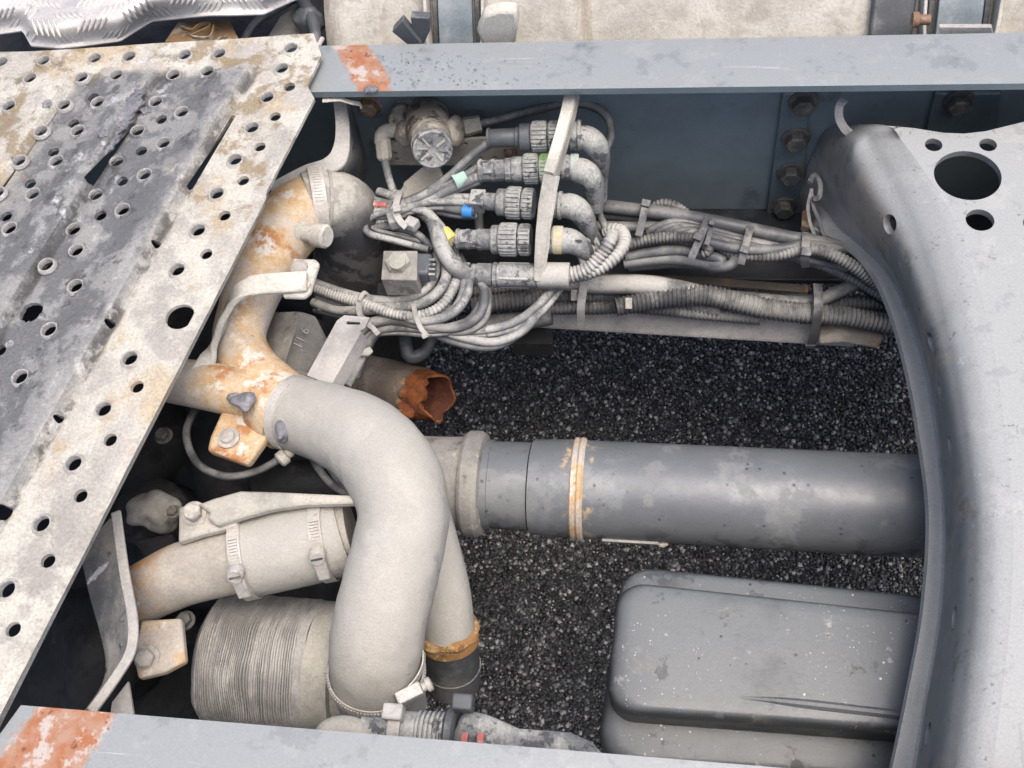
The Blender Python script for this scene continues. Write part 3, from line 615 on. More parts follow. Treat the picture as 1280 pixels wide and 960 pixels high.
def proj(p): d = p - CAMP; f = d.dot(FW); return 640 + 1280 * d.dot(RX) / f, 480 - 1280 * d.dot(UP) / f
samp = [(i, j, *proj(cross_f(i, j))) for i in range(nuu) for j in range(nvv)]
def find(px, py):
    best = min(samp, key=lambda s: (s[2] - px) ** 2 + (s[3] - py) ** 2); bu, bv = best[0], best[1]
    for it in range(60):
        c = [(bu + random.gauss(0, .6 * .93 ** it), bv + random.gauss(0, .6 * .93 ** it)) for _ in range(8)] + [(bu, bv)]
        bu, bv = min(c, key=lambda q: (proj(cross_f(*q))[0] - px) ** 2 + (proj(cross_f(*q))[1] - py) ** 2)
    return bu, bv
wl = []
for x, y in ((1112, 280), (1164, 428), (1175, 490), (1188, 558), (1193, 773), (1160, 918)):
    u, v = find(x, y); p = cross_f(u, v); su = (cross_f(u + 1, v) - p).length; sv = (cross_f(u, v + 1) - p).length
    wl.append([(u + .012 / su * math.cos(a), v + .012 / sv * math.sin(a)) for a in [2 * math.pi * k / 18 for k in range(18)]])
mb = sheet([(0, 0), (nuu - 1.01, 0), (nuu - 1.01, nvv - 1.01), (0, nvv - 1.01)], wl, cross_f, -.008, 1.0)
cm = thing('crossmember', 'wide stamped blue grey crossmember with round holes joining the rails on the right', 'crossmember', A(1230, 600, -.2))
material('cross_paint', (.19, .198, .195), .6, var=.10, layers=[((.29, .302, .30), {'n': (5, 4, .05, .35), 'up': (.2, 1.0), 'amt': .96}, .5), ((.36, .36, .345), {'n': (12, 10, .55, .6), 'up': (.5, .95), 'amt': .4}), ((.21, .222, .226), {'n': (34, 10, .57, .6), 'up': (.4, .95), 'amt': .5}), ((.42, .43, .42), {'n': (60, 6, .66, .69), 'st': (.06, 1, 1), 'amt': .6}), ((.22, .225, .23), {'n': (75, 6, .67, .70), 'st': (1, .07, 1), 'amt': .6}), ((.33, .29, .235), {'n': (9, 9, .48, .6), 'up': (.9, .1), 'amt': .7, 'st': (1, 1, .35)}), ((.05, .055, .056), {'n': (90, 9, .62, .66), 'amt': .6}), ((.10, .10, .095), {'n': (20, 10, .56, .62), 'up': (.9, .2), 'amt': .6}), ((.34, .35, .35), {'box': (0, 0, 1, -.02, .03, .006, .01), 'n': (20, 7, .3, .55), 'amt': .5})], bump=[('n', 320, .2, .0015), ('n', 40, .1, .003), ('n', 9, .12, .006)], grain=.17, gscale=420)  # last layer: band at lip height painted paler against the wall's shade
make('side_wall', mb, 'cross_paint', cm, 45)
topo = [Vector(q) for q in cols[0][NU:]]; farE = [A(x, y, HC) for x, y in ((1400, 138), (1340, 143), (1285, 151), (1232, 164), (1205, 167), (1180, 166), (1160, 163), (1142, 160))]
ol = [(p.x, p.y) for p in topo] + [(A(1640, 1030, HC).x, A(1640, 1030, HC).y)] + [(A(1640, 120, HC).x, A(1640, 120, HC).y)] + [(p.x, p.y) for p in farE]
fe = sorted([Vector((a, b, 0)) for a, b in ol], key=lambda p: p.x)
def pxcirc(px, py, wpx, n=28): c = A(px, py, HC); return circ(c, wpx / 2 * mpp(c), n)
hl = [pxcirc(1209.5, 219, 80, 44), pxcirc(1167, 181, 21), pxcirc(1235, 181, 21), pxcirc(1225, 275, 34, 32), pxcirc(1297, 280, 34, 32), pxcirc(1310, 640, 30)]
def top_f(x, y): return Vector((x, y, TOP + HC))
make('top_skin', sheet(ol, hl, top_f, .008, .018), 'cross_paint', cm, 40)
bp_ = [A(x, y, -.27) for x, y in ((1050, 340), (1640, 340), (1640, 1080), (1175, 1080), (1190, 760), (1180, 500), (1150, 410))]
make('hole_backing', MB().prism(bp_, ZA * -.008), 'shade_black', cm)  # black plate added so the holes above it look dark
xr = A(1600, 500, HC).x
make('light_block', MB().box(Vector((xr, .5, TOP - .16)), .004, .45, .107), 'shade_black', cm)  # unseen wall added to keep skylight out of the crossmember
# gusset plates and bolts where the crossmember meets the far rail
gp = [AY(x, y, Y_WEB - .002) for x, y in ((978, 112), (957, 266), (1002, 270), (1012, 112))]
make('gusset_plate', MB().prism(gp, YA * -.007), 'steel_paint', cm, bevel=.002)
gp2 = [AY(x, y, Y_WEB - .002) for x, y in ((1168, 112), (1150, 185), (1240, 185), (1250, 112))]
make('gusset_plate', MB().prism(gp2, YA * -.007), 'steel_paint', cm, bevel=.002)
for x, y in ((1004, 127), (995, 172), (988, 215), (980, 257), (1198, 126)):
    make('bolt', MB().hexbolt(AY(x, y, Y_WEB - .009), -YA, .0135, .013), 'bolt_dark', cm, 25)
make('hook', MB().ribbon([Vector(z) for z in catmull([tuple(A(x, y, h)) for x, y, h in ((1055, 125, -.06), (1049, 133, -.062), (1049, 148, -.075), (1056, 161, -.085), (1062, 166, -.09))], 5)], XA, .010, .004), 'grey_bracket', cm, bevel=.0008)
# cable clip ends beside the wall
make('rubber_grommet', MB().sweep([Vector(z) for z in catmull([tuple(A(x, y, -.18)) for x, y in ((1012, 228), (1018, 219), (1025, 230), (1024, 246), (1016, 248))], 5)], [.0035] * 21, 8), 'conn_grey', cm)
make('strap_end', MB().ribbon([Vector(z) for z in catmull([tuple(A(x, y, h)) for x, y, h in ((1014, 236, -.18), (1016, 256, -.19), (1024, 276, -.2), (1032, 297, -.21), (1048, 300, -.215))], 5)], XA, .004, .002), 'tie', cm)
make('strap_end', MB().ribbon([Vector(z) for z in catmull([tuple(A(x, y, h)) for x, y, h in ((1015, 236, -.18), (1010, 256, -.19), (1012, 276, -.2), (1018, 294, -.21))], 5)], XA, .004, .002), 'tie', cm)
make('pipe_clip', MB().prism([A(x, y, -.22) for x, y in ((1003, 264), (1012, 260), (1012, 286), (1002, 282))], ZA * -.01), 'bolt_rust', cm)

# ================================================================== drive shaft
DH = -.30
def axis_pts(pa, pb): return A(*pa, DH), A(*pb, DH)
d0, d1 = A(480, 599, DH), A(1175, 634, DH); dd = (d1 - d0).normalized()
def tpx(px):     # distance along the shaft for a photo column
    lo, hi = 0, (d1 - d0).length * 1.3
    for _ in range(40):
        m = (lo + hi) / 2
        if proj(d0 + dd * m)[0] < px: lo = m
        else: hi = m
    return lo
ds = thing('drive_shaft', 'grey steel drive shaft tube with collar and rusty weld, crossing above the asphalt', 'drive shaft', d0 + dd * tpx(860) - ZA * .07)
R0 = .0605
def lat(prof, n=64): return MB().lathe(d0, dd, [(tpx(x), r) for x, r in prof], n)
shp = (ds_b := (W[ds.name]))
wd0 = (d0 + dd * tpx(726) - shp).dot(dd)
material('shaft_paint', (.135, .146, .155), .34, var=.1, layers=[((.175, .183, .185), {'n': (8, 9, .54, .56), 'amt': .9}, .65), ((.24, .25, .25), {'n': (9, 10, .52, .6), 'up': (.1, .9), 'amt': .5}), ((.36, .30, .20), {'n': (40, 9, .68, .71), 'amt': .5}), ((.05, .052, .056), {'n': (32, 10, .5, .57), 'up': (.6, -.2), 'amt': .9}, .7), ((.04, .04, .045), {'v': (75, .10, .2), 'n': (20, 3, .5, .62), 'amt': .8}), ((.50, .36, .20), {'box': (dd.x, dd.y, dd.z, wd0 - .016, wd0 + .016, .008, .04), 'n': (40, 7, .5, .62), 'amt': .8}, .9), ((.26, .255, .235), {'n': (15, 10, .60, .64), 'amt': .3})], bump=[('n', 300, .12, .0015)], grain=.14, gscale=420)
make('tube', lat([(726, R0 * .97), (728, R0), (1215, R0)]), 'shaft_paint', ds, 30)
make('sleeve', lat([(664, R0 * .86), (666, R0 * .97), (700, R0 * 1.0), (717, R0 * 1.0), (720, R0 * .97)]), 'shaft_paint', ds, 30)
make('weld_bead', lat([(715, R0 * .98), (718, R0 * 1.05), (721, R0 * 1.055), (723.5, R0 * 1.02), (726, R0 * 1.06), (730, R0 * 1.055), (733, R0 * .99)]), 'rust_cast', ds, 30)
make('neck', lat([(604, R0 * .82), (608, R0 * .93), (616, R0 * .93), (617, R0 * .9), (664, R0 * .91)]), 'shaft_paint', ds, 30)
make('collar', lat([(581, R0 * .9), (583, R0 * 1.06), (587, R0 * 1.1), (600, R0 * 1.1), (606, R0 * 1.04), (609, R0 * .9)]), 'casting', ds, 30)
make('yoke', lat([(470, R0 * .93), (560, R0 * .95), (584, R0 * .97)]), 'casting', ds, 30)
q = d0 + dd * tpx(790); bwn = (Vector((0, -.80, -.25))).normalized(); bwc = q + bwn * R0 * .99
make('balance_weight', MB().box(bwc, .034, .010, .003, dd, dd.cross(bwn), bwn), 'grey_bracket', ds, bevel=.001)
make('weld_spot', MB().blob(q + dd * .039 + bwn * R0, .006, .005, .004, .4, 150, 2), 'rust_cast', ds)

# ================================================================== black pressed-steel box at the lower right
def roundrect(a, b, c, d, r, n=7):
    """a far-left, b far-right, c near-right, d near-left world corners"""
    P = [a, b, c, d]; out = []
    for i in range(4):
        p, pr, nx = P[i], P[i - 1], P[(i + 1) % 4]; u = (pr - p).normalized(); v = (nx - p).normalized()
        ang = u.angle(v); dist = r / math.tan(ang / 2); cen = p + (u + v).normalized() * (r / math.sin(ang / 2)); s = p + u * dist - cen; e = p + v * dist - cen
        for k in range(n + 1):
            q = s.slerp(e, k / n) if hasattr(s, 'slerp') else s.lerp(e, k / n); out.append(cen + q.normalized() * r)
    return out
def pan(pxs, h, depth, rc, re, mb=None):
    mb = mb or MB(); c = [A(x, y, h) for x, y in pxs]; base = roundrect(*c, rc); cen = sum(base, Vector()) / len(base); n = len(base); last = None
    for ins, dz in [(0, -depth), (0, -re)] + [(re * (1 - math.cos(t)), -re * (1 - math.sin(t))) for t in np.linspace(.25, math.pi / 2, 6)] + [(re * 2, .001)]:
        b = len(mb.V)
        for p in base: v = (cen - p); v.z = 0; mb.V.append(p + v.normalized() * ins * 1.1 + ZA * dz)
        if last is not None: mb.bridge(last, b, n)
        last = b
    mb.cap(last, n); return mb
pn = thing('steel_box', 'black pressed steel box with rounded edges and white specks by the near rail', 'steel box', A(950, 840, -.42))
material('pan_paint', (.06, .066, .069), .4, layers=[((.145, .157, .163), {'n': (7, 9, .2, .46), 'up': (.4, .95), 'amt': .85}, .36), ((.26, .245, .21), {'n': (12, 10, .58, .63), 'amt': .5}, .8), ((.55, .57, .585), {'v': (260, .12, .26), 'n': (14, 8, .50, .56), 'n2': (90, 3, .5, .6), 'amt': .8}, .3), ((.70, .72, .74), {'v': (62, .05, .10), 'n': (22, 5, .50, .56), 'amt': .85}, .25), ((.45, .46, .46), {'n': (48, 8, .62, .66), 'amt': .5}), ((.025, .028, .032), {'v': (60, .08, .13), 'n': (30, 3, .5, .6), 'amt': .9}), ((.05, .055, .06), {'n': (24, 10, .58, .62), 'amt': .7})], var=.12, bump=[('n', 260, .15, .0015), ('n', 25, .1, .004)], grain=.14, gscale=420)
make('upper_shell', pan([(772, 722), (1200, 768), (1190, 920), (756, 888)], -.235, .11, .030, .018), 'pan_paint', pn, 40)
make('lower_shell', pan([(778, 702), (1210, 745), (1200, 985), (742, 955)], -.285, .12, .036, .02), 'pan_paint', pn, 40)
make('seam_ridge', tube([(870, 872, -.238, 3), (940, 874, -.2375, 5), (1010, 881, -.237, 7), (1080, 889, -.237, 7), (1150, 897, -.237, 7)], 10), 'pan_paint', pn)

# ================================================================== gearbox mass in the shade under the catwalk
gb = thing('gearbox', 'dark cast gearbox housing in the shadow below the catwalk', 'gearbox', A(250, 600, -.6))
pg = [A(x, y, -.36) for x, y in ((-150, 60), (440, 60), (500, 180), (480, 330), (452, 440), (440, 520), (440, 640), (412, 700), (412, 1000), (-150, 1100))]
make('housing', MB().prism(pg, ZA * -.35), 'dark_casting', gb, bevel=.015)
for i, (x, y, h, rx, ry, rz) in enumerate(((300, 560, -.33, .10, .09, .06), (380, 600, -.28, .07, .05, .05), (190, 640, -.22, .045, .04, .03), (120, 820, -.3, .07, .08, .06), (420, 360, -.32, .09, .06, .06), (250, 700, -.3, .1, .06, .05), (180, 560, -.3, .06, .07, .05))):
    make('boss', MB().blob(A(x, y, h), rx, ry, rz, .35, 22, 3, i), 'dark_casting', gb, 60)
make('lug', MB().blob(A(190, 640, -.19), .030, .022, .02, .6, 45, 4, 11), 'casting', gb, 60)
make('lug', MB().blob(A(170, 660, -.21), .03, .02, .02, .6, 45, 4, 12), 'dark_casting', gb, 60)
make('cooling_fin', MB().prism([A(x, y, -.2) for x, y in ((166, 675), (215, 665), (222, 690), (186, 706))], ZA * -.015), 'dark_casting', gb, bevel=.003)
for x, y, r in ((217, 640, .006), (205, 545, .008), (232, 776, .008)):
    make('bolt', MB().hexbolt(A(x, y, -.16), ZA, r), 'bolt_dark', gb, 25)
make('oil_pipe', tube([(330, 610, -.24, 24), (380, 600, -.22, 26), (430, 612, -.22, 26), (470, 640, -.24, 26)], 20), 'dark_casting', gb)
for k, (a, b) in enumerate(((0, 0), (16, 2), (30, 6))):
    make('oil_line', tube([(385 + a, 560 + b, -.2, 5), (398 + a, 585 + b, -.17, 5), (418 + a, 608 + b, -.17, 5), (450 + a, 625 + b, -.18, 5)], 10), 'cable', gb)

# cast lug with raised foundry figures
cb = thing('cast_block', 'grey cast lug with raised foundry figures beside the slotted bracket', 'casting', A(365, 430, -.25))
pb = [(338, 388, -.15), (372, 389, -.14), (394, 393, -.15), (398, 404, -.155), (406, 424, -.17), (386, 470, -.18), (352, 464, -.16), (316, 445, -.17)]
mbk = MB(); tp = [A(*p) for p in pb]; ridge0, ridge1 = A(378, 391, -.125), A(352, 466, -.135)
mbk.V = tp + [ridge0, ridge1] + [p - ZA * .1 for p in tp]; n = 8
mbk.F = [(0, 1, 8, 9, 6, 7), (1, 2, 3, 4, 5, 6, 9, 8)[:1] + (2, 3, 4, 5, 6, 9, 8)] + [(i, (i + 1) % 8, 10 + (i + 1) % 8, 10 + i) for i in range(8)]
make('lug', mbk, 'casting', cb, 25, bevel=.004)
def text_mesh(name, body, size, o, ux, uy, mat, parent, depth=.0012):
    cu = bpy.data.curves.new(name, 'FONT'); cu.body = body; cu.size = size; cu.extrude = depth; cu.resolution_u = 3; cu.align_x = 'CENTER'; cu.align_y = 'CENTER'
    t = bpy.data.objects.new('tmp', cu); C.objects.link(t); bpy.context.view_layer.update()
    me = bpy.data.meshes.new_from_object(t.evaluated_get(bpy.context.evaluated_depsgraph_get())); bpy.data.objects.remove(t)
    ux = ux.normalized(); nz = ux.cross(uy).normalized(); uy = nz.cross(ux); mb = MB()
    mb.V = [o + ux * v.co.x + uy * v.co.y + nz * v.co.z for v in me.vertices]; mb.F = [tuple(p.vertices) for p in me.polygons]
    return make(name, mb, mat, parent, 20)
ce = A(379, 424, -.1438)
fu = (A(386, 408, -.149) - A(372, 440, -.152)); fv = (A(370, 420, -.14) - A(392, 432, -.155))
text_mesh('raised_figures', '11 6', .016, (A(368, 430, -.139) + A(388, 420, -.148)) / 2 + ZA * .004, fu, fv, 'casting', cb, .0012)

# slotted strip bracket
sb = thing('slotted_bracket', 'flat grey steel bracket with one slot, rising beside the cable bundle', 'bracket', A(420, 440, -.14))
o4 = [(429, 391), (461, 394), (455, 408), (448, 413), (412, 482), (384, 470), (420, 398)]
sp = [A(x, y, -.11 - (y - 391) * .0002) for x, y in o4]
fz = lambda x, y: Vector((x, y, TOP - .115 - (sp[0].y - y) * .12))
hs = [A(x, y, -.115) for x, y in ((433, 401), (450, 402), (450, 405), (432, 404.5))]
make('strip', sheet([(p.x, p.y) for p in sp], [[(p.x, p.y) for p in hs]], fz, .004, .008), 'grey_bracket', sb, 30)
make('side_flange', MB().prism([fz(sp[3].x, sp[3].y), fz(sp[4].x, sp[4].y), fz(sp[4].x, sp[4].y) - ZA * .02 + XA * .004, fz(sp[3].x, sp[3].y) - ZA * .02 + XA * .004], XA * .003), 'grey_bracket', sb)
make('hanger', MB().prism([A(x, y, -.2) for x, y in ((447, 440), (456, 446), (437, 482), (428, 478))], ZA * -.006), 'white_bracket', sb, bevel=.001)
make('tab', MB().prism([A(x, y, -.19) for x, y in ((450, 438), (462, 433), (466, 438), (460, 444), (446, 444))], ZA * -.004), 'white_bracket', sb, bevel=.001)

# ================================================================== rusted-off exhaust stub
P, R = path([(425, 468, -.41, 33), (470, 480, -.385, 33), (515, 491, -.36, 33), (549, 498, -.335, 31)]); P, R, xs = resample(P, R, .004)
ex = thing('exhaust_stub', 'rusty broken off exhaust pipe end pointing at the asphalt', 'exhaust pipe', P[len(P) // 2] - ZA * .04)
def shell(P, R, n=40, jag=0):
    mb = MB(); m = len(P); T = (P[-1] - P[0]).normalized(); u, v = perp(T); L = (P[-1] - P[0]).length
    for rr in (1, .9):
        for i in range(m):
            for k in range(n):
                a = 2 * math.pi * k / n; j = 1 + jag * (mnoise.noise(Vector((math.cos(a) * 1.6, math.sin(a) * 1.6, 4))) * .9 + .25 * mnoise.noise(Vector((math.cos(a) * 5, math.sin(a) * 5, 9)))) / L
                q = P[0] + T * ((P[i] - P[0]).dot(T) * j); bulge = 1 + .05 * mnoise.noise(q * 40)
                mb.V.append(q + (u * math.cos(a) + v * math.sin(a)) * R[i] * rr * bulge)
    for r_ in (0, 1):
        for i in range(m - 1): mb.bridge((r_ * m + i) * n, (r_ * m + i + 1) * n, n)
    mb.bridge((m - 1) * n, (2 * m - 1) * n, n); return mb
rtT = (P[-1] - P[0]).normalized(); pe = (P[-1] - W[ex.name]).dot(rtT)
material('exhaust_rust', (.20, .165, .135), .8, layers=[((.30, .27, .235), {'n': (14, 6, .45, .65), 'up': (0, .9)}), ((.27, .085, .018), {'box': (rtT.x, rtT.y, rtT.z, pe - .036, pe + .2, .004, .04), 'mott': (50, (.11, .032, .012))}, .9), ((.50, .30, .10), {'box': (rtT.x, rtT.y, rtT.z, pe - .05, pe - .03, .006, .04), 'n': (60, 6, .5, .6)}), ((.08, .025, .012), {'n': (50, 7, .6, .68), 'amt': .8})], bump=[('n', 160, .8, .003)])
sh_ = shell(P, R, 56, .020); nin = len(P) * 56; bore = MB(); bore.V = sh_.V[nin:]; bore.F = [tuple(i - nin for i in f) for f in sh_.F if min(f) >= nin]
sh_.F = [f for f in sh_.F if min(f) < nin]
make('pipe', sh_, 'exhaust_rust', ex, 60)
make('bore', bore, material('bore_rust', (.10, .035, .02), .9, layers=[((.17, .06, .03), {'n': (50, 6, .45, .6)})], bump=FINE), ex, 60)
make('rust_flake', MB().blob(A(514, 490, -.325), .020, .014, .010, .6, 70, 3, 3), 'exhaust_rust', ex, 60)
make('rust_flake', MB().blob(A(510, 512, -.335), .018, .012, .010, .6, 70, 3, 5), 'exhaust_rust', ex, 60)

# ================================================================== rusty cast coolant pipe with its bracket arms
cp = thing('coolant_pipe', 'orange rusted cast coolant pipe with bracket arms beside the perforated plate', 'pipe', A(300, 430, -.16))
make('pipe', tube([(400, 258, -.112, 41), (386, 261, -.11, 42), (358, 284, -.10, 43), (328, 330, -.10, 41), (308, 385, -.11, 34), (299, 425, -.12, 33), (312, 462, -.12, 37), (340, 494, -.12, 42), (366, 516, -.12, 45)], 40, .004), 'rust_cast', cp)
make('outlet_collar', tube([(336, 500, -.12, 44), (342, 504, -.12, 47), (352, 512, -.12, 48), (362, 518, -.12, 48)], 40, .003), 'rust_cast', cp)
arm = [Vector(z) for z in catmull([tuple(A(x, y, h)) for x, y, h in ((384, 352, -.045), (350, 354, -.043), (318, 357, -.043), (298, 366, -.045), (284, 388, -.06), (272, 420, -.075), (258, 452, -.085), (240, 480, -.09))], 6)]
make('strap_arm', MB().ribbon(arm, Vector((.25, .9, .25)), [.024] * 14 + [.020] * (len(arm) - 14), .008), 'white_bracket', cp, bevel=.002)
make('upper_tab', MB().prism([A(x, y, -.05) for x, y in ((366, 322), (394, 323), (399, 328), (388, 364), (380, 371), (352, 370), (360, 345))], ZA * -.008), 'white_bracket', cp, bevel=.003)
make('bolt', MB().lathe(A(374, 335, -.05), ZA, [(0, .0105), (.002, .0105), (.004, .0085), (.0055, .004)], 20), 'bolt', cp)
make('bolt', MB().lathe(A(383, 357, -.05), ZA, [(0, .006), (.003, .005)], 12), 'rust_cast', cp)
make('lower_arm', tube([(205, 474, -.115, 28), (245, 480, -.108, 30), (285, 488, -.105, 31), (330, 500, -.11, 30)], 28), 'rust_cast', cp)
make('lower_tab', MB().prism([A(x, y, -.105) for x, y in ((262, 545), (276, 515), (270, 495), (320, 490), (330, 510), (333, 547), (309, 580), (258, 562))], ZA * -.014), 'rust_cast', cp, bevel=.004)
make('bolt', MB().lathe(A(286, 548, -.104), ZA, [(0, .0125), (.002, .0125), (.003, .0085), (.006, .0075), (.008, .003)], 22), 'bolt', cp)
for i, (x, y, h, a, b, c_) in enumerate(((303, 503, -.07, .012, .011, .008), (353, 543, -.085, .008, .012, .009), (293, 497, -.077, .008, .005, .005))):
    make('grease_lump', MB().blob(A(x, y, h), a, b, c_, .8, 70, 3, i), 'grease', cp, 50)
make('drain_spout', MB().lathe(A(368, 290, -.085), A(432, 299, -.075) - A(368, 290, -.085), [(0, .014), (.012, .014), (.014, .010), (.022, .010), (.024, .0105), (.028, .0105), (.0285, .013), (.033, .0145), (.045, .0145), (.048, .012)], 24), 'white_bracket', cp)

# grey elbow hose going down behind it
eh = thing('elbow_hose', 'fat grey elbow hose with clamp, turning down beside the far rail', 'hose', A(430, 320, -.3))
P, R = path([(368, 268, -.11, 43), (392, 258, -.11, 45), (415, 259, -.12, 46), (432, 272, -.15, 47), (440, 305, -.21, 47), (436, 345, -.28, 47), (426, 385, -.35, 47)], 14); nE = 38
make('hose', MB().sweep(P[12:], R[12:], 48), material('rubber_dusty', (.055, .056, .058), .75, layers=[((.43, .412, .36), {'n': (9, 9, .2, .42), 'up': (.12, .62), 'amt': .95}, .93), ((.20, .195, .18), {'n': (22, 9, .5, .58), 'amt': .6})], bump=FINE), eh, 60)
def band(mbP, i, r, wd, th=.0015):
    t = (mbP[min(i + 2, len(mbP) - 1)] - mbP[max(i - 2, 0)]).normalized(); return MB().lathe(mbP[i] - t * wd / 2, t, [(0, r), (0, r + th), (wd, r + th), (wd, r)], 48, False), t
b, t = band(P, 17, R[17] + .001, .017, .003); make('clamp_band', b, 'clamp', eh)
b, _t = band(P, 22, R[22] + .0005, .004, .0015); make('hose_lip', b, 'casting', eh)
mbb = MB()
for a in np.linspace(-.6, .9, 20):
    u, v = perp(t); dq = (ZA * math.cos(a) - t.cross(ZA).normalized() * math.sin(a)); dq = (dq - t * dq.dot(t)).normalized()
    mbb.box(P[17] + dq * (R[17] + .0045), .005, .0009, .0006, t, t.cross(dq), dq)
o = make('clamp_thread', mbb, 'clamp', eh)

# ================================================================== the big S-shaped hose
sh_spec = [(352, 512, -.12, 45), (375, 519, -.115, 47), (415, 531, -.10, 51), (458, 553, -.085, 56), (492, 594, -.08, 59), (504, 645, -.085, 57), (494, 700, -.09, 58), (480, 755, -.10, 59), (471, 805, -.12, 59), (471, 845, -.16, 57), (480, 880, -.22, 53)]
sh = thing('coolant_hose', 'large dusty beige S-shaped coolant hose in the middle of the picture', 'hose', A(480, 720, -.2))
P, R = path(sh_spec, 10); P2, R2, xs = resample(P, R, .004)
make('hose', MB().sweep(P2, R2, 56, rough=.02), 'dust_shade_hose', sh, 60)
b, t = band(P, 8, R[8] + .0005, .012); make('clamp_band', b, 'clamp', sh)
i = len(P) - 12; b, t = band(P, i, R[i] + .001, .012); cb_ = make('clamp_band', b, 'clamp', sh)
mbb = MB(); u, v = perp(t)
for a in np.linspace(0, 2 * math.pi, 90, endpoint=False): dq = u * math.cos(a) + v * math.sin(a); mbb.box(P[i] + dq * (R[i] + .003), .0035, .0009, .0007, t, t.cross(dq), dq)
make('clamp_thread', mbb, 'clamp', cb_ and sh)
q0, q1 = A(496, 876, -.125), A(535, 856, -.125); ax = (q1 - q0).normalized(); u, v = perp(ax)
make('screw_housing', MB().box((q0 + q1) / 2 - ax * .003, .013, .0065, .006, ax, u, v), 'clamp', sh, bevel=.0015)
make('clamp_screw', MB().lathe(q1 - ax * .006, ax, [(0, .0045), (.004, .0045), (.0045, .007), (.009, .007), (.010, .005)], 16), 'clamp', sh)
make('clamp_tail', MB().ribbon([Vector(z) for z in catmull([tuple(A(x, y, -.125)) for x, y in ((503, 868), (520, 850), (529, 832), (530, 815))], 5)], ZA, .010, .0012), 'clamp', sh)

# second pipe going down behind the S hose
s2 = thing('down_pipe', 'slim grey pipe with rusty rim ending in a black rubber hose behind the S hose', 'pipe', A(565, 800, -.35))
make('pipe', tube([(528, 640, -.20, 34), (543, 690, -.21, 33), (555, 740, -.23, 33), (561, 790, -.26, 33), (563, 812, -.28, 33)], 36), 'dust_shade_hose', s2)
P, R = path([(560, 785, -.255, 33), (564, 820, -.29, 33), (566, 850, -.33, 33)], 12)
b, t = band(P, 4, R[4], .016, .004); make('rusty_rim', b, 'rust_heavy', s2)
make('rust_bead', MB().sweep([P[2] + (perp(t)[0] * math.cos(a) + perp(t)[1] * math.sin(a)) * (R[2] + .0005) for a in np.linspace(0, 2 * math.pi, 50)], [.0055] * 50, 8, rough=.8), 'rust_heavy', s2)
make('rubber_hose', MB().sweep(P[6:], [r * 1.06 for r in R[6:]], 36), 'rubber', s2)
b, t = band(P, 16, R[16] * 1.06, .003, .0015); make('hose_ridge', b, 'rubber', s2)

# ================================================================== lower-left cross pipe with hose sleeve
lp_ = thing('cross_pipe', 'grey coolant pipe with clamped sleeve above the ribbed canister', 'pipe', A(300, 700, -.2))
make('pipe', tube([(158, 752, -.185, 34), (176, 743, -.155, 37), (225, 719, -.13, 40), (270, 706, -.13, 41), (318, 694, -.13, 42), (440, 664, -.13, 42)], 40), material('pipe_dust', (.37, .345, .30), .9, layers=[((.36, .335, .3), {'n': (14, 6, .5, .66), 'amt': .7}), (ORANGE, {'n': (9, 8, .52, .62), 'n2': (70, 6, .4, .55), 'amt': .85}), (RUST, {'box': (1, 0, 0, -.3, -.062, .02, .06), 'n2': (90, 7, .42, .55), 'amt': .85}), ((.40, .22, .09), {'box': (1, 0, 0, -.3, -.05, .02, .08), 'n2': (30, 8, .45, .55), 'amt': .8})], bump=[('n', 300, .4, .002), ('n', 60, .25, .003)]), lp_)
sl_spec = [(298, 699, -.13, 46), (304, 698, -.13, 50), (330, 692, -.13, 51), (362, 684, -.13, 52), (396, 677, -.13, 51), (425, 671, -.13, 49), (432, 669, -.13, 46)]
make('sleeve', tube(sl_spec, 44, .003), 'dust_shade_hose', lp_)
P, R = path(sl_spec, 12)
for i, nm in ((15, 0), (52, 1)):
    b, t = band(P, i, R[i] + .0008, .013); cbm = make('clamp_band', b, 'clamp', lp_)
    dq = (Vector((-.1, -.55, .6))); dq = (dq - t * dq.dot(t)).normalized(); sd_ = t.cross(dq); mbb = MB()
    for a in np.linspace(-.15, .75, 14):
        e = (dq * math.cos(a) + sd_ * -math.sin(a)).normalized(); mbb.box(P[i] + e * (R[i] + .0035), .0045, .0009, .0007, t, t.cross(e), e)
    make('clamp_thread', mbb, 'clamp', lp_)
    e = (dq * math.cos(-.35) - sd_ * math.sin(-.35)).normalized(); c0 = P[i] + e * (R[i] + .005)
    make('screw_housing', MB().box(c0, .0065, .012, .0045, t, t.cross(e), e), 'clamp', lp_, bevel=.0015)
    sc = make('clamp_screw', MB().lathe(c0 - t.cross(e) * .018 + e * .002, e, [(-.006, .0085), (.003, .0085), (.005, .0075), (.005, .0015)], 20), 'clamp', lp_)
    make('screw_slot', MB().box(c0 - t.cross(e) * .018 + e * .0072, .006, .0012, .0004, t, t.cross(e), e), 'bolt_dark', sc)
tb = make('mounting_tab', MB().prism([A(x, y, -.135) for x, y in ((176, 775), (226, 772), (231, 826), (205, 840), (172, 848), (166, 820))], ZA * -.012), 'rust_cast', lp_, bevel=.003)
make('bolt', MB().hexbolt(A(184, 822, -.134), Vector((.1, -.35, 1)), .010), 'bolt', lp_, 25)
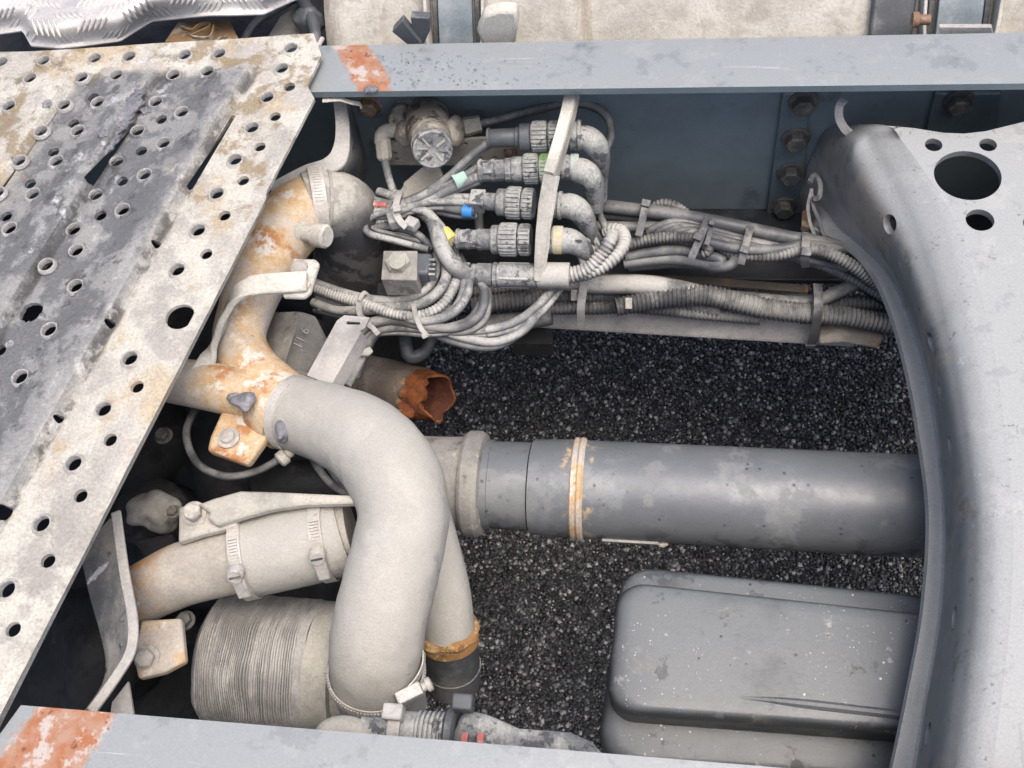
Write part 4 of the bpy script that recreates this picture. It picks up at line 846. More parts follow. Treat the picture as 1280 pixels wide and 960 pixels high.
# bracket arm above the sleeve
ba = thing('bracket_arm', 'dusty steel bracket arm with bolt lying above the clamped sleeve', 'bracket', A(300, 640, -.1))
make('arm', MB().prism([A(x, y, -.075) for x, y in ((258, 648), (262, 640), (246, 630), (268, 622), (300, 613), (345, 614), (452, 619), (452, 628), (380, 630), (338, 636), (305, 645), (270, 656))], ZA * -.012), 'dust_metal', ba, bevel=.003)
make('foot', MB().prism([A(x, y, -.085) for x, y in ((223, 633), (246, 629), (282, 640), (296, 650), (296, 657), (250, 668), (222, 678))], ZA * -.012), 'dust_metal', ba, bevel=.003)
make('bolt', MB().hexbolt(A(243, 642, -.083), Vector((.2, -.2, 1)), .0095, .012), 'bolt', ba, 25)

# ribbed canister
c0, c1 = A(272, 826, -.27), A(404, 836, -.27); ca = (c1 - c0); cl = ca.length; ca.normalize(); cr = 84 * mpp((c0 + c1) / 2)
prof = [(-.004, cr * .55), (0, cr * .9), (.004, cr * .96)]; x = .006
while x < cl - .012:
    wd = random.uniform(.0018, .0036); dp = random.uniform(.0010, .0034); r = cr * (1 + .012 * mnoise.noise(Vector((x * 40, 0, 0))))
    prof += [(x, r - dp), (x + wd * .3, r), (x + wd * .75, r), (x + wd, r - dp * .8)]; x += wd
prof += [(cl - .008, cr * .98), (cl, cr * .98)]
cn = thing('ribbed_canister', 'dusty canister wrapped in fine ribs below the cross pipe', 'canister', (c0 + c1) / 2 - ZA * cr)
mbc = MB(); d_ = ca; u, v = perp(d_); last = None; n = 80
for t, r in prof:
    b = len(mbc.V)
    for k in range(n):
        a = 2 * math.pi * k / n; e = u * math.cos(a) + v * math.sin(a)
        mbc.V.append(c0 + d_ * (t + .003 * mnoise.noise(Vector((math.cos(a) * 2.5, math.sin(a) * 2.5, t * 18)))) + e * (r + .0012 * mnoise.noise(Vector((math.cos(a) * 6, math.sin(a) * 6, t * 60)))))
    if last is not None: mbc.bridge(last, b, n)
    last = b
mbc.cap(last, n)
make('wrapping', mbc, material('wrap', (.30, .292, .275), .92, layers=[((.40, .39, .365), {'n': (18, 8, .45, .62), 'st': (4, 1, 1)}), ((.22, .215, .205), {'n': (30, 6, .58, .68), 'amt': .7})], bump=FINE), cn, 60)
make('end_band', MB().lathe(c0, ca, [(cl - .001, cr * .9), (cl, cr * .985), (cl + .028, cr * .985), (cl + .029, cr * .9)], 64), 'dust_metal', cn)
make('end_cap', MB().lathe(c0, ca, [(cl + .02, cr * .86), (cl + .05, cr * .84), (cl + .085, cr * .75), (cl + .095, cr * .5)], 64), 'dust_metal', cn)
sdir = Vector((0, -.35, .94)); sdir = (sdir - ca * sdir.dot(ca)).normalized()
arcp = [c0 + ca * (cl + .004) + (sdir * math.cos(a) + ca.cross(sdir) * math.sin(a)) * (cr + .003) for a in np.linspace(-.75, .1, 16)]

# bent dark shield at the left and the lip shield by the far rail
def loft(c1, c2, thick, n=8):
    a = [Vector(z) for z in catmull([tuple(A(*p)) for p in c1], n)]; b = [Vector(z) for z in catmull([tuple(A(*p)) for p in c2], n)]
    mb = MB(); m = len(a); k = 5
    for s in range(2):
        for i in range(m):
            for j in range(k + 1): mb.V.append(a[i].lerp(b[i], j / k) - ZA * thick * s)
    g_ = lambda s, i, j: s * m * (k + 1) + i * (k + 1) + j
    for s in range(2):
        for i in range(m - 1):
            for j in range(k): mb.F.append((g_(s, i, j), g_(s, i + 1, j), g_(s, i + 1, j + 1), g_(s, i, j + 1)))
    for i in range(m - 1):
        for j in (0, k): mb.F.append((g_(0, i, j), g_(0, i + 1, j), g_(1, i + 1, j), g_(1, i, j)))
    for i in (0, m - 1):
        for j in range(k): mb.F.append((g_(0, i, j), g_(0, i, j + 1), g_(1, i, j + 1), g_(1, i, j)))
    return mb
material('shield', (.13, .14, .15), .5, layers=[((.34, .33, .31), {'n': (10, 6, .42, .62), 'amt': .8}, .7), ((.03, .032, .035), {'n': (55, 7, .6, .66)}), ((.42, .36, .25), {'n': (12, 6, .62, .7), 'amt': .6})], bump=FINE)
ls = thing('bent_shield', 'bent dark steel shield strip curving out below the catwalk edge', 'shield', A(150, 780, -.12))
make('shield_face', loft([(140, 645, -.075), (150, 715, -.072), (160, 775, -.07), (158, 812, -.07), (140, 845, -.07), (110, 886, -.07)], [(100, 690, -.10), (112, 745, -.105), (126, 795, -.105), (132, 830, -.105), (126, 858, -.10), (104, 890, -.09)], .004), 'shield', ls, 50)
make('rim', MB().ribbon([Vector(z) for z in catmull([tuple(A(*p)) for p in [(145, 640, -.068), (155, 712, -.066), (166, 773, -.064), (164, 812, -.064), (146, 845, -.064), (114, 890, -.064)]], 8)], Vector((1, .3, 0)), .010, .004), 'grey_bracket', ls, bevel=.001)
make('foot', MB().prism([A(x, y, -.10) for x, y in ((140, 878), (160, 852), (168, 900), (136, 905))], ZA * -.004), 'grey_bracket', ls)
us = thing('lip_shield', 'curved grey steel lip between the catwalk corner and the valve', 'shield', A(420, 180, -.1))
make('lip', loft([(414, 112, -.03), (419, 150, -.05), (417, 180, -.06), (406, 197, -.065), (378, 207, -.07), (338, 228, -.07)], [(429, 112, -.04), (436, 150, -.06), (436, 190, -.07), (424, 210, -.075), (390, 221, -.078), (338, 244, -.08)], .004), 'grey_bracket', us, 50, bevel=.001)
make('skirt', loft([(429, 112, -.045), (436, 150, -.065), (436, 190, -.075), (424, 210, -.08)], [(446, 112, -.2), (456, 150, -.21), (462, 200, -.23), (450, 235, -.24)], .004), 'shield', us, 50)

# thin looped line near the gearbox
tl = thing('bleed_line', 'thin black bleed line looping below the rusty lower tab', 'line', A(290, 595, -.17))
make('line', tube([(248, 505, -.17, 5), (233, 540, -.16, 5), (246, 578, -.15, 5), (280, 595, -.15, 5), (318, 590, -.145, 5), (352, 573, -.13, 5)], 12), 'cable', tl)
make('fitting', MB().lathe(A(348, 577, -.125), A(366, 562, -.125) - A(348, 577, -.125), [(0, .006), (.002, .009), (.010, .009), (.012, .006), (.018, .006)], 16), 'dust_metal', tl)

# ================================================================== corrugated sleeve and duct at the near rail
cs = thing('sensor_sleeve', 'grey ribbed sensor sleeve with tapered duct lying along the near rail', 'sleeve', A(600, 915, -.12))
p0, p1 = A(452, 912, -.075), A(596, 922, -.075); ax = (p1 - p0).normalized(); u_ = mpp(p0)
make('plug', MB().lathe(p0, ax, [(0, 16 * u_), (50 * u_, 16 * u_), (51 * u_, 24 * u_), (56 * u_, 26 * u_), (72 * u_, 26 * u_), (73 * u_, 22 * u_)], 28), 'conn_grey', cs)
make('ribbed_sleeve', MB().lathe(p0, ax, sum([[(t * u_, 25 * u_), ((t + 1) * u_, 28 * u_), ((t + 4) * u_, 28 * u_), ((t + 5) * u_, 25 * u_)] for t in range(72, 110, 6)], []), 32), 'conn_grey', cs)
make('clip_ring', MB().lathe(p0, ax, [(108 * u_, 30 * u_), (110 * u_, 33 * u_), (118 * u_, 33 * u_), (120 * u_, 30 * u_)], 32), 'conn_dark', cs)
for x, y, m_ in ((492, 891, 'tie_pale'), (579, 879, 'conn_dark')):
    make('clip_head', MB().box(A(x, y, -.05), .009, .007, .008), m_, cs, bevel=.002)
make('clip_strap', MB().ribbon([A(494, 894, -.055), A(492, 908, -.05), A(490, 925, -.055)], XA, .011, .003), 'tie_pale', cs)
make('duct', MB().prism([A(x, y, -.06) for x, y in ((574, 893), (588, 886), (612, 893), (648, 909), (712, 914), (740, 926), (766, 956), (560, 970), (566, 915))], ZA * -.035), 'conn_grey', cs, bevel=.008)
for x in (581, 601): make('red_mark', MB().box(A(x, 923, -.054), .0028, .004, .003), 'wire_red', cs)
make('side_boss', MB().blob(A(430, 918, -.07), .028, .016, .014, .1, 30, 3), 'dust_metal', cs, 60)

# ================================================================== connector bracket strip
cbk = thing('connector_bracket', 'slanted pale steel strip carrying the round plug connectors', 'bracket', A(690, 240, -.2))
strip = [A(714, 112, -.02), A(708, 140, -.03), A(697, 180, -.04), A(686, 216, -.052)]
make('strip', MB().ribbon(strip, XA, .0135, .004), 'white_bracket', cbk, bevel=.0008)
make('strip_edge', MB().ribbon([p + XA * .007 - ZA * .008 for p in strip], Vector((0, .4, 1)), .014, .003), 'dust_metal', cbk)
make('carrier_plate', MB().prism([A(x, y, h) for x, y, h in ((679, 217, -.054), (697, 220, -.055), (693, 240, -.07), (690, 262, -.085), (685, 285, -.10), (684, 305, -.12), (680, 330, -.14), (673, 352, -.155), (667, 351, -.155), (668, 320, -.14), (669, 290, -.11), (673, 255, -.08))], Vector((.003, .002, -.003))), 'white_bracket', cbk, bevel=.0008)

def conn_axis(a, b, h): p = A(*a, h); q = A(*b, h); return p, (q - p).normalized(), (q - p).length
def ribbed(p, ax, t0, t1, r, ribs=22, depth=.1):
    mb = MB(); u, v = perp(ax); n = ribs * 6; last = None; first = None
    for t, k, dp in ((t0, .9, 0), (t0 + .0015, .97, .3), (t0 + .003, 1, 1), (t1 - .003, 1, 1), (t1 - .0015, .97, .3), (t1, .9, 0)):
        b = len(mb.V)
        for i in range(n):
            a = 2 * math.pi * i / n; low = (i % 6) in (0, 1); rr = r * k * (1 - depth * dp * low)
            mb.V.append(p + ax * t + (u * math.cos(a) + v * math.sin(a)) * rr)
        if last is not None: mb.bridge(last, b, n)
        else: first = b
        last = b
    mb.cap(first, n, True); mb.cap(last, n); return mb
def connector(label, h, a, b, segs, elbow, mats):
    """segs: (part, px0, px1, radius px, kind)"""
    p, ax, L = conn_axis(a, b, h); m = mpp(p); x0 = a[0]; k = L / (b[0] - a[0])
    t = thing('plug_connector', label, 'connector', (p + ax * L / 2), 'round plug connectors on the strip')
    for nm, xa, xb, r, kind, mt_ in segs:
        ta, tb, rr = (xa - x0) * k, (xb - x0) * k, r * m
        if kind == 'rib': make(nm, ribbed(p, ax, ta, tb, rr), mt_, t, 30)
        elif kind == 'box': make(nm, MB().box(p + ax * (ta + tb) / 2, (tb - ta) / 2, rr, rr * .8, ax, perp(ax)[0], perp(ax)[1]), mt_, t, bevel=.0015)
        elif kind == 'oct':
            ln = tb - ta; make(nm, MB().lathe(p, ax, [(ta, rr * .9), (ta + ln * .04, rr), (ta + ln * .12, rr), (ta + ln * .13, rr * .9), (ta + ln * .38, rr * .9), (ta + ln * .39, rr * .97), (ta + ln * .5, rr * .97), (ta + ln * .51, rr * .9), (ta + ln * .8, rr * .88), (ta + ln * .82, rr), (ta + ln * .98, rr), (tb, rr * .93)], 12), mt_, t, 20)
            make('cable_clamp', MB().box(p + ax * (ta + ln * .3) - FW * rr * .85, ln * .16, rr * .45, .003, ax, FW.cross(ax).normalized(), FW), mt_, t, bevel=.001)
        else:
            c = min(.0015, (tb - ta) * .2); make(nm, MB().lathe(p, ax, [(ta, rr * .93), (ta + c, rr), (tb - c, rr), (tb, rr * .93)], 32), mt_, t, 30)
    if elbow:
        e = make('elbow_boot', tube(elbow, 22, .003), mats, t, 60)
        q = A(elbow[-2][0] - 2, elbow[-2][1] - 8, elbow[-2][2] + .014); make('boot_clip', MB().box(q, .004, .010, .003, XA, (YA * .6 - ZA * .8).normalized()), mats, t, bevel=.001)
    return t
G = 'conn_grey'
connector('black bodied plug connector, topmost on the pale strip', -.075, (610, 173), (730, 169), [('backshell', 611, 645, 11.5, 0, 'conn_dark'), ('end_rim', 609, 613, 13, 0, 'conn_dark'), ('collar', 644, 650, 13, 0, 'conn_dark'), ('locking_ring', 650, 664, 17, 0, 'conn_dark'), ('coupling_nut', 665, 685, 19.5, 'rib', G), ('coupling_nut', 686, 702, 19, 'rib', G), ('mating_flange', 712, 722, 18, 0, G), ('clamp_ring', 722, 727, 19, 0, G)], [(722, 172, -.075, 15), (734, 173, -.076, 15.5), (745, 182, -.082, 15), (750, 197, -.10, 13), (751, 225, -.14, 9), (752, 250, -.17, 7)], G)
connector('plug connector with green rings, second on the pale strip', -.10, (596, 214), (716, 209), [('backshell', 598, 640, 15, 'oct', G), ('collar', 640, 654, 16, 0, G), ('coupling_nut', 655, 674, 19.5, 'rib', G), ('green_nut', 675, 690, 18.5, 'rib', 'nut_green'), ('mating_flange', 701, 713, 16, 0, G), ('green_ring', 713, 724, 16.5, 0, 'ring_green')], [(720, 213, -.10, 16), (730, 215, -.10, 16), (739, 224, -.106, 15), (743, 240, -.125, 13), (744, 262, -.15, 10)], G)
connector('plug connector with open clip latch, third on the pale strip', -.12, (588, 251), (706, 257), [('clip_latch', 588, 607, 12, 'box', G), ('backshell', 606, 628, 11, 0, G), ('locking_ring', 622, 634, 17, 0, G), ('coupling_nut', 634, 653, 20.5, 'rib', G), ('coupling_nut', 654, 668, 19.5, 'rib', G), ('mating_flange', 688, 698, 16, 0, G), ('clamp_ring', 698, 703, 17.5, 0, G)], [(700, 257, -.12, 15), (714, 258, -.12, 16), (726, 266, -.126, 15), (734, 282, -.145, 12), (738, 300, -.17, 8)], G)
connector('plug connector with yellow band, fourth on the pale strip', -.14, (568, 299), (700, 300), [('backshell', 570, 604, 13.5, 'oct', G), ('shoulder', 602, 616, 13, 0, G), ('locking_ring', 615, 624, 18, 0, G), ('coupling_nut', 625, 648, 21, 'rib', G), ('coupling_nut', 649, 664, 20, 'rib', G), ('mating_flange', 678, 691, 17, 0, G), ('yellow_ring', 691, 704, 17.5, 0, 'ring_yellow')], [(702, 301, -.14, 16.5), (714, 302, -.142, 16), (726, 309, -.15, 13), (736, 320, -.165, 10)], G)
connector('long plug connector lying lowest below the pale strip', -.165, (577, 343), (690, 345), [('cable_gland', 577, 588, 15, 0, G), ('collar', 589, 596, 13.5, 0, G), ('backshell', 596, 616, 14.5, 0, G), ('locking_ring', 617, 622, 16, 0, G), ('barrel', 622, 672, 15, 0, G), ('side_clip', 624, 662, 13, 'box', 'tie_pale'), ('heat_shrink', 672, 712, 17, 0, 'conduit_pale')], None, G)

# ================================================================== valve on its perforated strip
vs_ = thing('perforated_strip', 'dusty perforated steel strip behind the valve', 'bracket', AY(560, 195, Y_WEB - .03))
q = [AY(x, y, Y_WEB - .045) for x, y in ((486, 178), (640, 172), (690, 192), (690, 208), (486, 206))]
u0 = XA; v0 = (q[1] - q[4]); v0.x = 0; v0.normalize(); og = q[4]
to2 = lambda p: ((p - og).dot(u0), (p - og).dot(v0))
hlz = []
for x, y in ((494, 192), (496, 199), (578, 199), (600, 197), (619, 197), (582, 180), (650, 196), (668, 196)):
    p = AY(x, y, Y_WEB - .045); hlz.append(circ(to2(p), .0032, 12))
make('strip', sheet([to2(p) for p in (q[4], q[3], q[2], q[1], q[0])], hlz, lambda a, b: og + u0 * a + v0 * b, .004, .01), 'dust_metal', vs_, 30)
make('bolt', MB().hexbolt(AY(638, 190, Y_WEB - .05), -YA, .007), 'bolt_rust', vs_, 25)
vl = thing('air_valve', 'dirty cast air valve with round grey dust cap facing up', 'valve', A(538, 190, -.12))
material('valve_cast', (.26, .235, .195), .75, layers=[((.40, .37, .31), {'n': (26, 9, .46, .54)}), ((.06, .052, .045), {'n': (38, 9, .53, .58), 'amt': .9}, .4), ((.22, .15, .08), {'n': (20, 6, .6, .7), 'amt': .6})], bump=[('n', 140, .6, .003)])
va, vb = A(530, 128, -.13), A(541, 187, -.06); vx = (vb - va).normalized(); vm = mpp(vb); Lv = (vb - va).length
make('body', MB().lathe(va, vx, [(-.03, 30 * vm), (.0, 32 * vm), (.006, 27 * vm), (Lv * .35, 27 * vm), (Lv * .4, 31 * vm), (Lv * .65, 31 * vm), (Lv * .7, 27 * vm), (Lv - .014, 26 * vm)], 36), 'valve_cast', vl)
cpn = make('dust_cap', MB().lathe(va, vx, [(Lv - .016, 24 * vm), (Lv - .014, 25.5 * vm), (Lv, 25 * vm), (Lv + .001, 23 * vm), (Lv + .0005, 20 * vm)], 40), 'conn_grey', vl)
u, v = perp(vx)
for k in range(8):
    a = math.pi * 2 * k / 8 + .3; e = u * math.cos(a) + v * math.sin(a)
    make('cap_rib', MB().box(vb + vx * .001 + e * 13 * vm, 6.5 * vm, .0012, .001, e, vx.cross(e), vx), 'dust_metal' if k % 2 else 'conn_grey', cpn)
make('lobe', MB().blob(A(502, 148, -.10), .016, .022, .02, .3, 50, 3, 1), 'valve_cast', vl, 60)
make('lobe', MB().blob(A(508, 166, -.10), .018, .016, .018, .3, 50, 3, 2), 'valve_cast', vl, 60)
make('lobe', MB().blob(A(568, 166, -.095), .014, .024, .02, .35, 60, 3, 3), 'valve_cast', vl, 60)
make('lobe', MB().blob(A(520, 130, -.10), .03, .014, .014, .5, 60, 3, 4), 'valve_cast', vl, 60)
make('hose_socket', MB().lathe(A(576, 160, -.10), A(602, 154, -.10) - A(576, 160, -.10), [(0, .011), (.008, .0125), (.020, .011), (.026, .011)], 8), 'dust_metal', vl, 25)
make('elbow_fitting', tube([(504, 163, -.10, 9), (488, 163, -.10, 9.5), (478, 168, -.103, 9.5), (477, 180, -.11, 9)], 16), 'dust_metal', vl)
make('fitting_nut', MB().lathe(A(478, 173, -.105), A(481, 203, -.13) - A(478, 173, -.105), [(0, .009), (.002, .0105), (.024, .0105), (.028, .008)], 8), 'dust_metal', vl, 25)
make('lower_plate', MB().prism([A(x, y, -.15) for x, y in ((518, 216), (528, 208), (550, 208), (554, 218), (540, 236), (525, 252), (502, 250), (504, 228))], ZA * -.006), 'dust_metal', vl, bevel=.002)
make('hose', tube([(596, 156, -.10, 5), (628, 148, -.10, 5.5), (665, 139, -.10, 5.5), (705, 130, -.10, 5.5), (738, 132, -.10, 5.5), (759, 146, -.10, 5.5), (764, 168, -.11, 5.5), (757, 188, -.12, 5.5), (748, 200, -.13, 5.5)], 12), 'cable', vl)

# ================================================================== solenoid with hex nut
so = thing('solenoid', 'square grey solenoid block with a big hex nut left of the cable loops', 'solenoid', A(505, 345, -.2))
sq = [A(x, y, -.13) for x, y in ((479, 313), (522, 313), (521, 350), (476, 349))]
make('block', MB().prism(sq, ZA * -.035), 'casting', so, bevel=.0015)
make('hex_nut', MB().hexbolt(A(498, 330, -.13), ZA, .0155, .008, False), 'dust_metal', so, 25)
make('nut_face', MB().lathe(A(497, 329, -.122), ZA, [(0, .0105), (.003, .0105), (.0035, .009)], 24), 'dust_metal', so)
make('coil', MB().box(A(531, 338, -.15), .010, .016, .016), 'conn_dark', so, bevel=.004)
for k in range(4): make('coil_fin', MB().box(A(541, 328 + k * 6, -.14), .004, .0016, .006), 'conn_grey', so)
make('base', MB().prism([A(x, y, -.19) for x, y in ((470, 352), (545, 350), (548, 378), (512, 384), (470, 380))], ZA * -.02), 'dark_casting', so, bevel=.003)

# ================================================================== cable tray bar under the far rail
ty = thing('cable_tray', 'grey steel angle bar carrying conduits below the far rail', 'tray', A(880, 410, -.34))
f0, f1, f2, f3 = A(655, 375, -.30), A(1070, 402, -.30), A(1068, 432, -.335), A(655, 407, -.335)
make('front_face', MB().prism([f0, f1, f2, f3], YA * .004), 'grey_bracket', ty, bevel=.001)
make('bottom_face', MB().prism([f3, f2, f2 + YA * .08, f3 + YA * .08], ZA * -.004), 'grey_bracket', ty, bevel=.001)
make('end_tongue', MB().prism([A(x, y, -.30) for x, y in ((1025, 400), (1075, 402), (1102, 412), (1106, 422), (1098, 436), (1055, 428), (1024, 430))], Vector((0, .01, -.012))), material('tongue', (.17, .155, .13), .8, layers=[((.33, .30, .25), {'n': (18, 6, .48, .65)}), ((.40, .22, .08), {'n': (14, 6, .62, .7), 'amt': .7})], bump=FINE), ty, bevel=.003)
make('bolt', MB().hexbolt(A(662, 383, -.29), Vector((-.3, -.5, .8)), .006), 'bolt_rust', ty, 25)
make('web_strip', MB().ribbon([A(720, 346, -.285), A(860, 350, -.285), A(1010, 362, -.285)], YA, .012, .003), material('strip_rust', (.10, .085, .07), .7, layers=[((.30, .15, .06), {'n': (14, 6, .55, .65)})], bump=FINE), ty)
make('far_bracket', MB().prism([A(x, y, -.34) for x, y in ((640, 400), (690, 400), (690, 430), (640, 430))], ZA * -.03), 'dark_casting', ty)

# ================================================================== wiring
def cable(parent, spec, mat, corrugated=False, name=None, pitch=.0048):
    return make(name or ('conduit' if corrugated else 'cable'), corr(spec, pitch) if corrugated else tube(spec, 10), mat, parent, 60)
def loom(parent, spec, mat, dx, dy, k=.72, dh=-.006): return cable(parent, [(x + dx + random.uniform(-2, 2), y + dy + random.uniform(-2, 2), h + dh, r * k) for x, y, h, r in spec], mat)
def tie(parent, pts, wpx=9, mat='tie', head=None):
    c = [Vector(z) for z in catmull([tuple(A(*p)) for p in pts], 5)]; wd = wpx * mpp(c[0])
    tan = (c[-1] - c[0]).normalized(); wdir = tan.cross(FW).normalized()
    o = make('cable_tie', MB().ribbon(c, wdir, wd, .0016), mat, parent, 40)
    if head:
        p = A(*head); make('tie_head', MB().box(p, wd * .62, wd * .5, .004, wdir, wdir.cross(FW).normalized(), -FW), mat, parent, bevel=.001)
hw = thing('wiring_harness', 'bundle of tied cables running along the far rail to the crossmember', 'wiring', A(900, 300, -.27), 'wiring harnesses')
D = 'cable_dark'
cable(hw, [(740, 256, -.19, 9), (790, 262, -.19, 9), (840, 268, -.19, 9), (905, 280, -.19, 9), (985, 297, -.20, 9), (1045, 308, -.21, 9), (1120, 330, -.23, 9)], 'cable_mid')
cable(hw, [(745, 268, -.21, 6), (800, 274, -.21, 6), (860, 285, -.21, 6)], 'cable_mid')
cable(hw, [(745, 283, -.20, 7), (790, 284, -.20, 7), (840, 284, -.205, 6), (900, 300, -.21, 6), (960, 312, -.21, 6), (1040, 318, -.22, 6)], 'cable_mid')
for k in range(5):
    cable(hw, [(811 + k * 9, 291 + k * 2, -.20, 5), (820 + k * 9, 284 + k * 2, -.192, 5), (842 + k * 8, 278 + k * 3, -.19, 5), (880 + k * 5, 282 + k * 5, -.192, 5), (930, 293 + k * 4, -.20, 5), (990, 304 + k * 4, -.21, 5), (1060, 316 + k * 5, -.225, 5)], 'cable_mid' if k % 2 else 'cable')
cable(hw, [(812, 262, -.2, 6), (828, 254, -.19, 6), (846, 258, -.19, 6), (862, 270, -.2, 6)], 'conduit', True)
cable(hw, [(788, 305, -.20, 7), (820, 298, -.195, 7.5), (855, 297, -.19, 7.5), (876, 302, -.19, 7.5), (886, 313, -.195, 7), (878, 318, -.2, 6)], 'conduit', True)
cable(hw, [(782, 322, -.22, 7), (810, 316, -.215, 7.5), (850, 313, -.21, 7.5), (885, 320, -.205, 7), (903, 326, -.205, 7), (896, 332, -.21, 7), (870, 326, -.215, 6)], 'cable_mid')
cable(hw, [(780, 330, -.225, 6), (830, 324, -.22, 7), (870, 328, -.215, 7), (895, 334, -.212, 7), (914, 331, -.205, 7), (918, 322, -.205, 7), (905, 318, -.21, 6)], 'cable_mid')
cable(hw, [(785, 334, -.24, 6), (840, 330, -.24, 6), (880, 334, -.24, 5)], D)
cable(hw, [(885, 303, -.19, 7), (930, 312, -.19, 7), (970, 312, -.19, 7), (1006, 307, -.19, 7), (1050, 312, -.2, 7)], 'cable_mid')
cable(hw, [(895, 310, -.205, 7), (925, 318, -.2, 7.5), (965, 320, -.195, 8), (1003, 313, -.19, 8.5), (1028, 314, -.19, 8.5), (1060, 329, -.20, 8.5), (1090, 350, -.22, 8.5), (1130, 380, -.25, 8.5)], 'conduit', True)
cable(hw, [(960, 318, -.22, 6), (1020, 330, -.225, 6), (1070, 352, -.235, 6), (1120, 382, -.25, 6)], D, True)
cable(hw, [(1000, 318, -.22, 7), (1060, 324, -.225, 7), (1130, 338, -.24, 7)], D)
cable(hw, [(1010, 326, -.23, 5), (1060, 336, -.235, 5), (1130, 362, -.25, 5)], D)
tie(hw, [(798, 295, -.18, ), (803, 275, -.172), (807, 252, -.172)], 9, 'tie', (807, 254, -.168))
tie(hw, [(886, 270, -.178), (880, 285, -.174), (874, 300, -.174), (866, 318, -.182), (862, 330, -.195)], 9, 'tie', (872, 296, -.170))
tie(hw, [(889, 280, -.18), (887, 292, -.176), (883, 306, -.18)], 6, 'tie', (889, 279, -.174))
tie(hw, [(939, 282, -.182), (934, 298, -.178), (930, 315, -.178), (926, 330, -.19)], 9, 'tie', (930, 312, -.173))
tie(hw, [(1008, 291, -.19), (1007, 306, -.178), (1006, 320, -.178), (1007, 334, -.2)], 10, 'tie', (1007, 315, -.173))

hc = thing('wiring_harness', 'thick corrugated conduits strapped on the tray bar below the far rail', 'wiring', A(850, 385, -.32), 'wiring harnesses')
cable(hc, [(690, 352, -.25, 11), (740, 356, -.25, 12), (800, 356, -.25, 13), (850, 362, -.255, 12), (900, 374, -.265, 11), (950, 388, -.28, 10)], 'conduit_pale')
cable(hc, [(590, 382, -.27, 12), (650, 375, -.27, 12.5), (720, 369, -.275, 12), (800, 372, -.28, 11), (900, 388, -.285, 10)], 'conduit', True, pitch=.0055)
cable(hc, [(590, 365, -.27, 9), (660, 358, -.265, 10), (720, 362, -.27, 10), (790, 368, -.28, 9)], 'conduit', True, pitch=.0055)
cable(hc, [(670, 385, -.275, 9), (740, 385, -.28, 9), (800, 384, -.285, 9), (880, 392, -.29, 9), (950, 398, -.295, 9)], 'conduit', True, pitch=.0055)
cable(hc, [(770, 384, -.26, 12), (800, 378, -.26, 13), (840, 371, -.258, 14), (880, 369, -.258, 14), (915, 376, -.26, 14), (960, 386, -.265, 14), (1010, 392, -.272, 13.5), (1060, 396, -.28, 13), (1140, 412, -.30, 13)], 'conduit', True, pitch=.0058)
cable(hc, [(880, 368, -.275, 9), (930, 373, -.272, 9), (985, 378, -.272, 9), (1022, 376, -.272, 9), (1045, 366, -.27, 9), (1075, 352, -.27, 9)], 'cable')
cable(hc, [(960, 382, -.29, 9), (1030, 382, -.29, 11), (1090, 380, -.295, 11), (1140, 385, -.30, 11)], D, True, pitch=.0058)
cable(hc, [(1000, 398, -.3, 8), (1070, 392, -.3, 8), (1140, 394, -.31, 8)], D, True)
cable(hc, [(560, 416, -.30, 12), (600, 408, -.29, 13), (650, 402, -.285, 12), (690, 396, -.28, 10)], 'cable')
for x, y in ((718, 369), (786, 379)):
    make('conduit_label', MB().box(A(x, y, -.243), .0042, .007, .0008, XA, (YA * .75 + ZA * .65).normalized(), Vector((0, -.65, .75))), 'white_bracket', hc)
tie(hc, [(732, 345, -.235), (729, 362, -.232), (726, 385, -.25), (727, 408, -.285)], 10, 'tie_pale')
tie(hc, [(1022, 355, -.25), (1023, 372, -.245), (1022, 392, -.255), (1019, 412, -.285), (1014, 432, -.325)], 11, 'tie')
make('tie_head', MB().box(A(1013, 431, -.325), .007, .004, .004), 'tie', hc, bevel=.001)

hp = thing('wiring_harness', 'pale looped cable bundle curling from the solenoid up to the lowest plug', 'wiring', A(540, 390, -.24), 'wiring harnesses')
Pq = 'cable_pale'
cable(hp, [(385, 356, -.20, 7), (420, 369, -.19, 7.5), (455, 380, -.18, 7.5), (490, 392, -.175, 7), (520, 395, -.17, 7), (548, 385, -.165, 7), (566, 362, -.16, 7), (573, 335, -.165, 7), (566, 312, -.17, 6)], 'conduit_pale', True)
cable(hp, [(380, 348, -.2, 5), (430, 366, -.185, 5.5), (470, 375, -.18, 6), (510, 374, -.17, 6), (535, 360, -.16, 6), (546, 335, -.155, 6), (546, 305, -.155, 6)], Pq)
loom(hp, [(380, 348, -.2, 5), (430, 366, -.185, 5.5), (470, 375, -.18, 6), (510, 374, -.17, 6), (535, 360, -.16, 6), (546, 335, -.155, 6), (546, 305, -.155, 6)], 'cable', -6, 6)
cable(hp, [(392, 378, -.21, 6), (420, 388, -.20, 6), (450, 388, -.185, 7), (490, 384, -.178, 7), (520, 382, -.168, 7), (545, 368, -.158, 7), (558, 345, -.152, 7), (556, 315, -.15, 7)], Pq)
loom(hp, [(392, 378, -.21, 6), (420, 388, -.20, 6), (450, 388, -.185, 7), (490, 384, -.178, 7), (520, 382, -.168, 7), (545, 368, -.158, 7), (558, 345, -.152, 7), (556, 315, -.15, 7)], 'cable_pale', 5, -5)
cable(hp, [(400, 385, -.21, 5), (440, 390, -.195, 6), (480, 388, -.185, 6), (525, 402, -.172, 6), (565, 392, -.165, 6), (584, 368, -.16, 6), (585, 345, -.165, 6)], Pq)
loom(hp, [(400, 385, -.21, 5), (440, 390, -.195, 6), (480, 388, -.185, 6), (525, 402, -.172, 6), (565, 392, -.165, 6), (584, 368, -.16, 6), (585, 345, -.165, 6)], 'cable_dark', -8, 4)
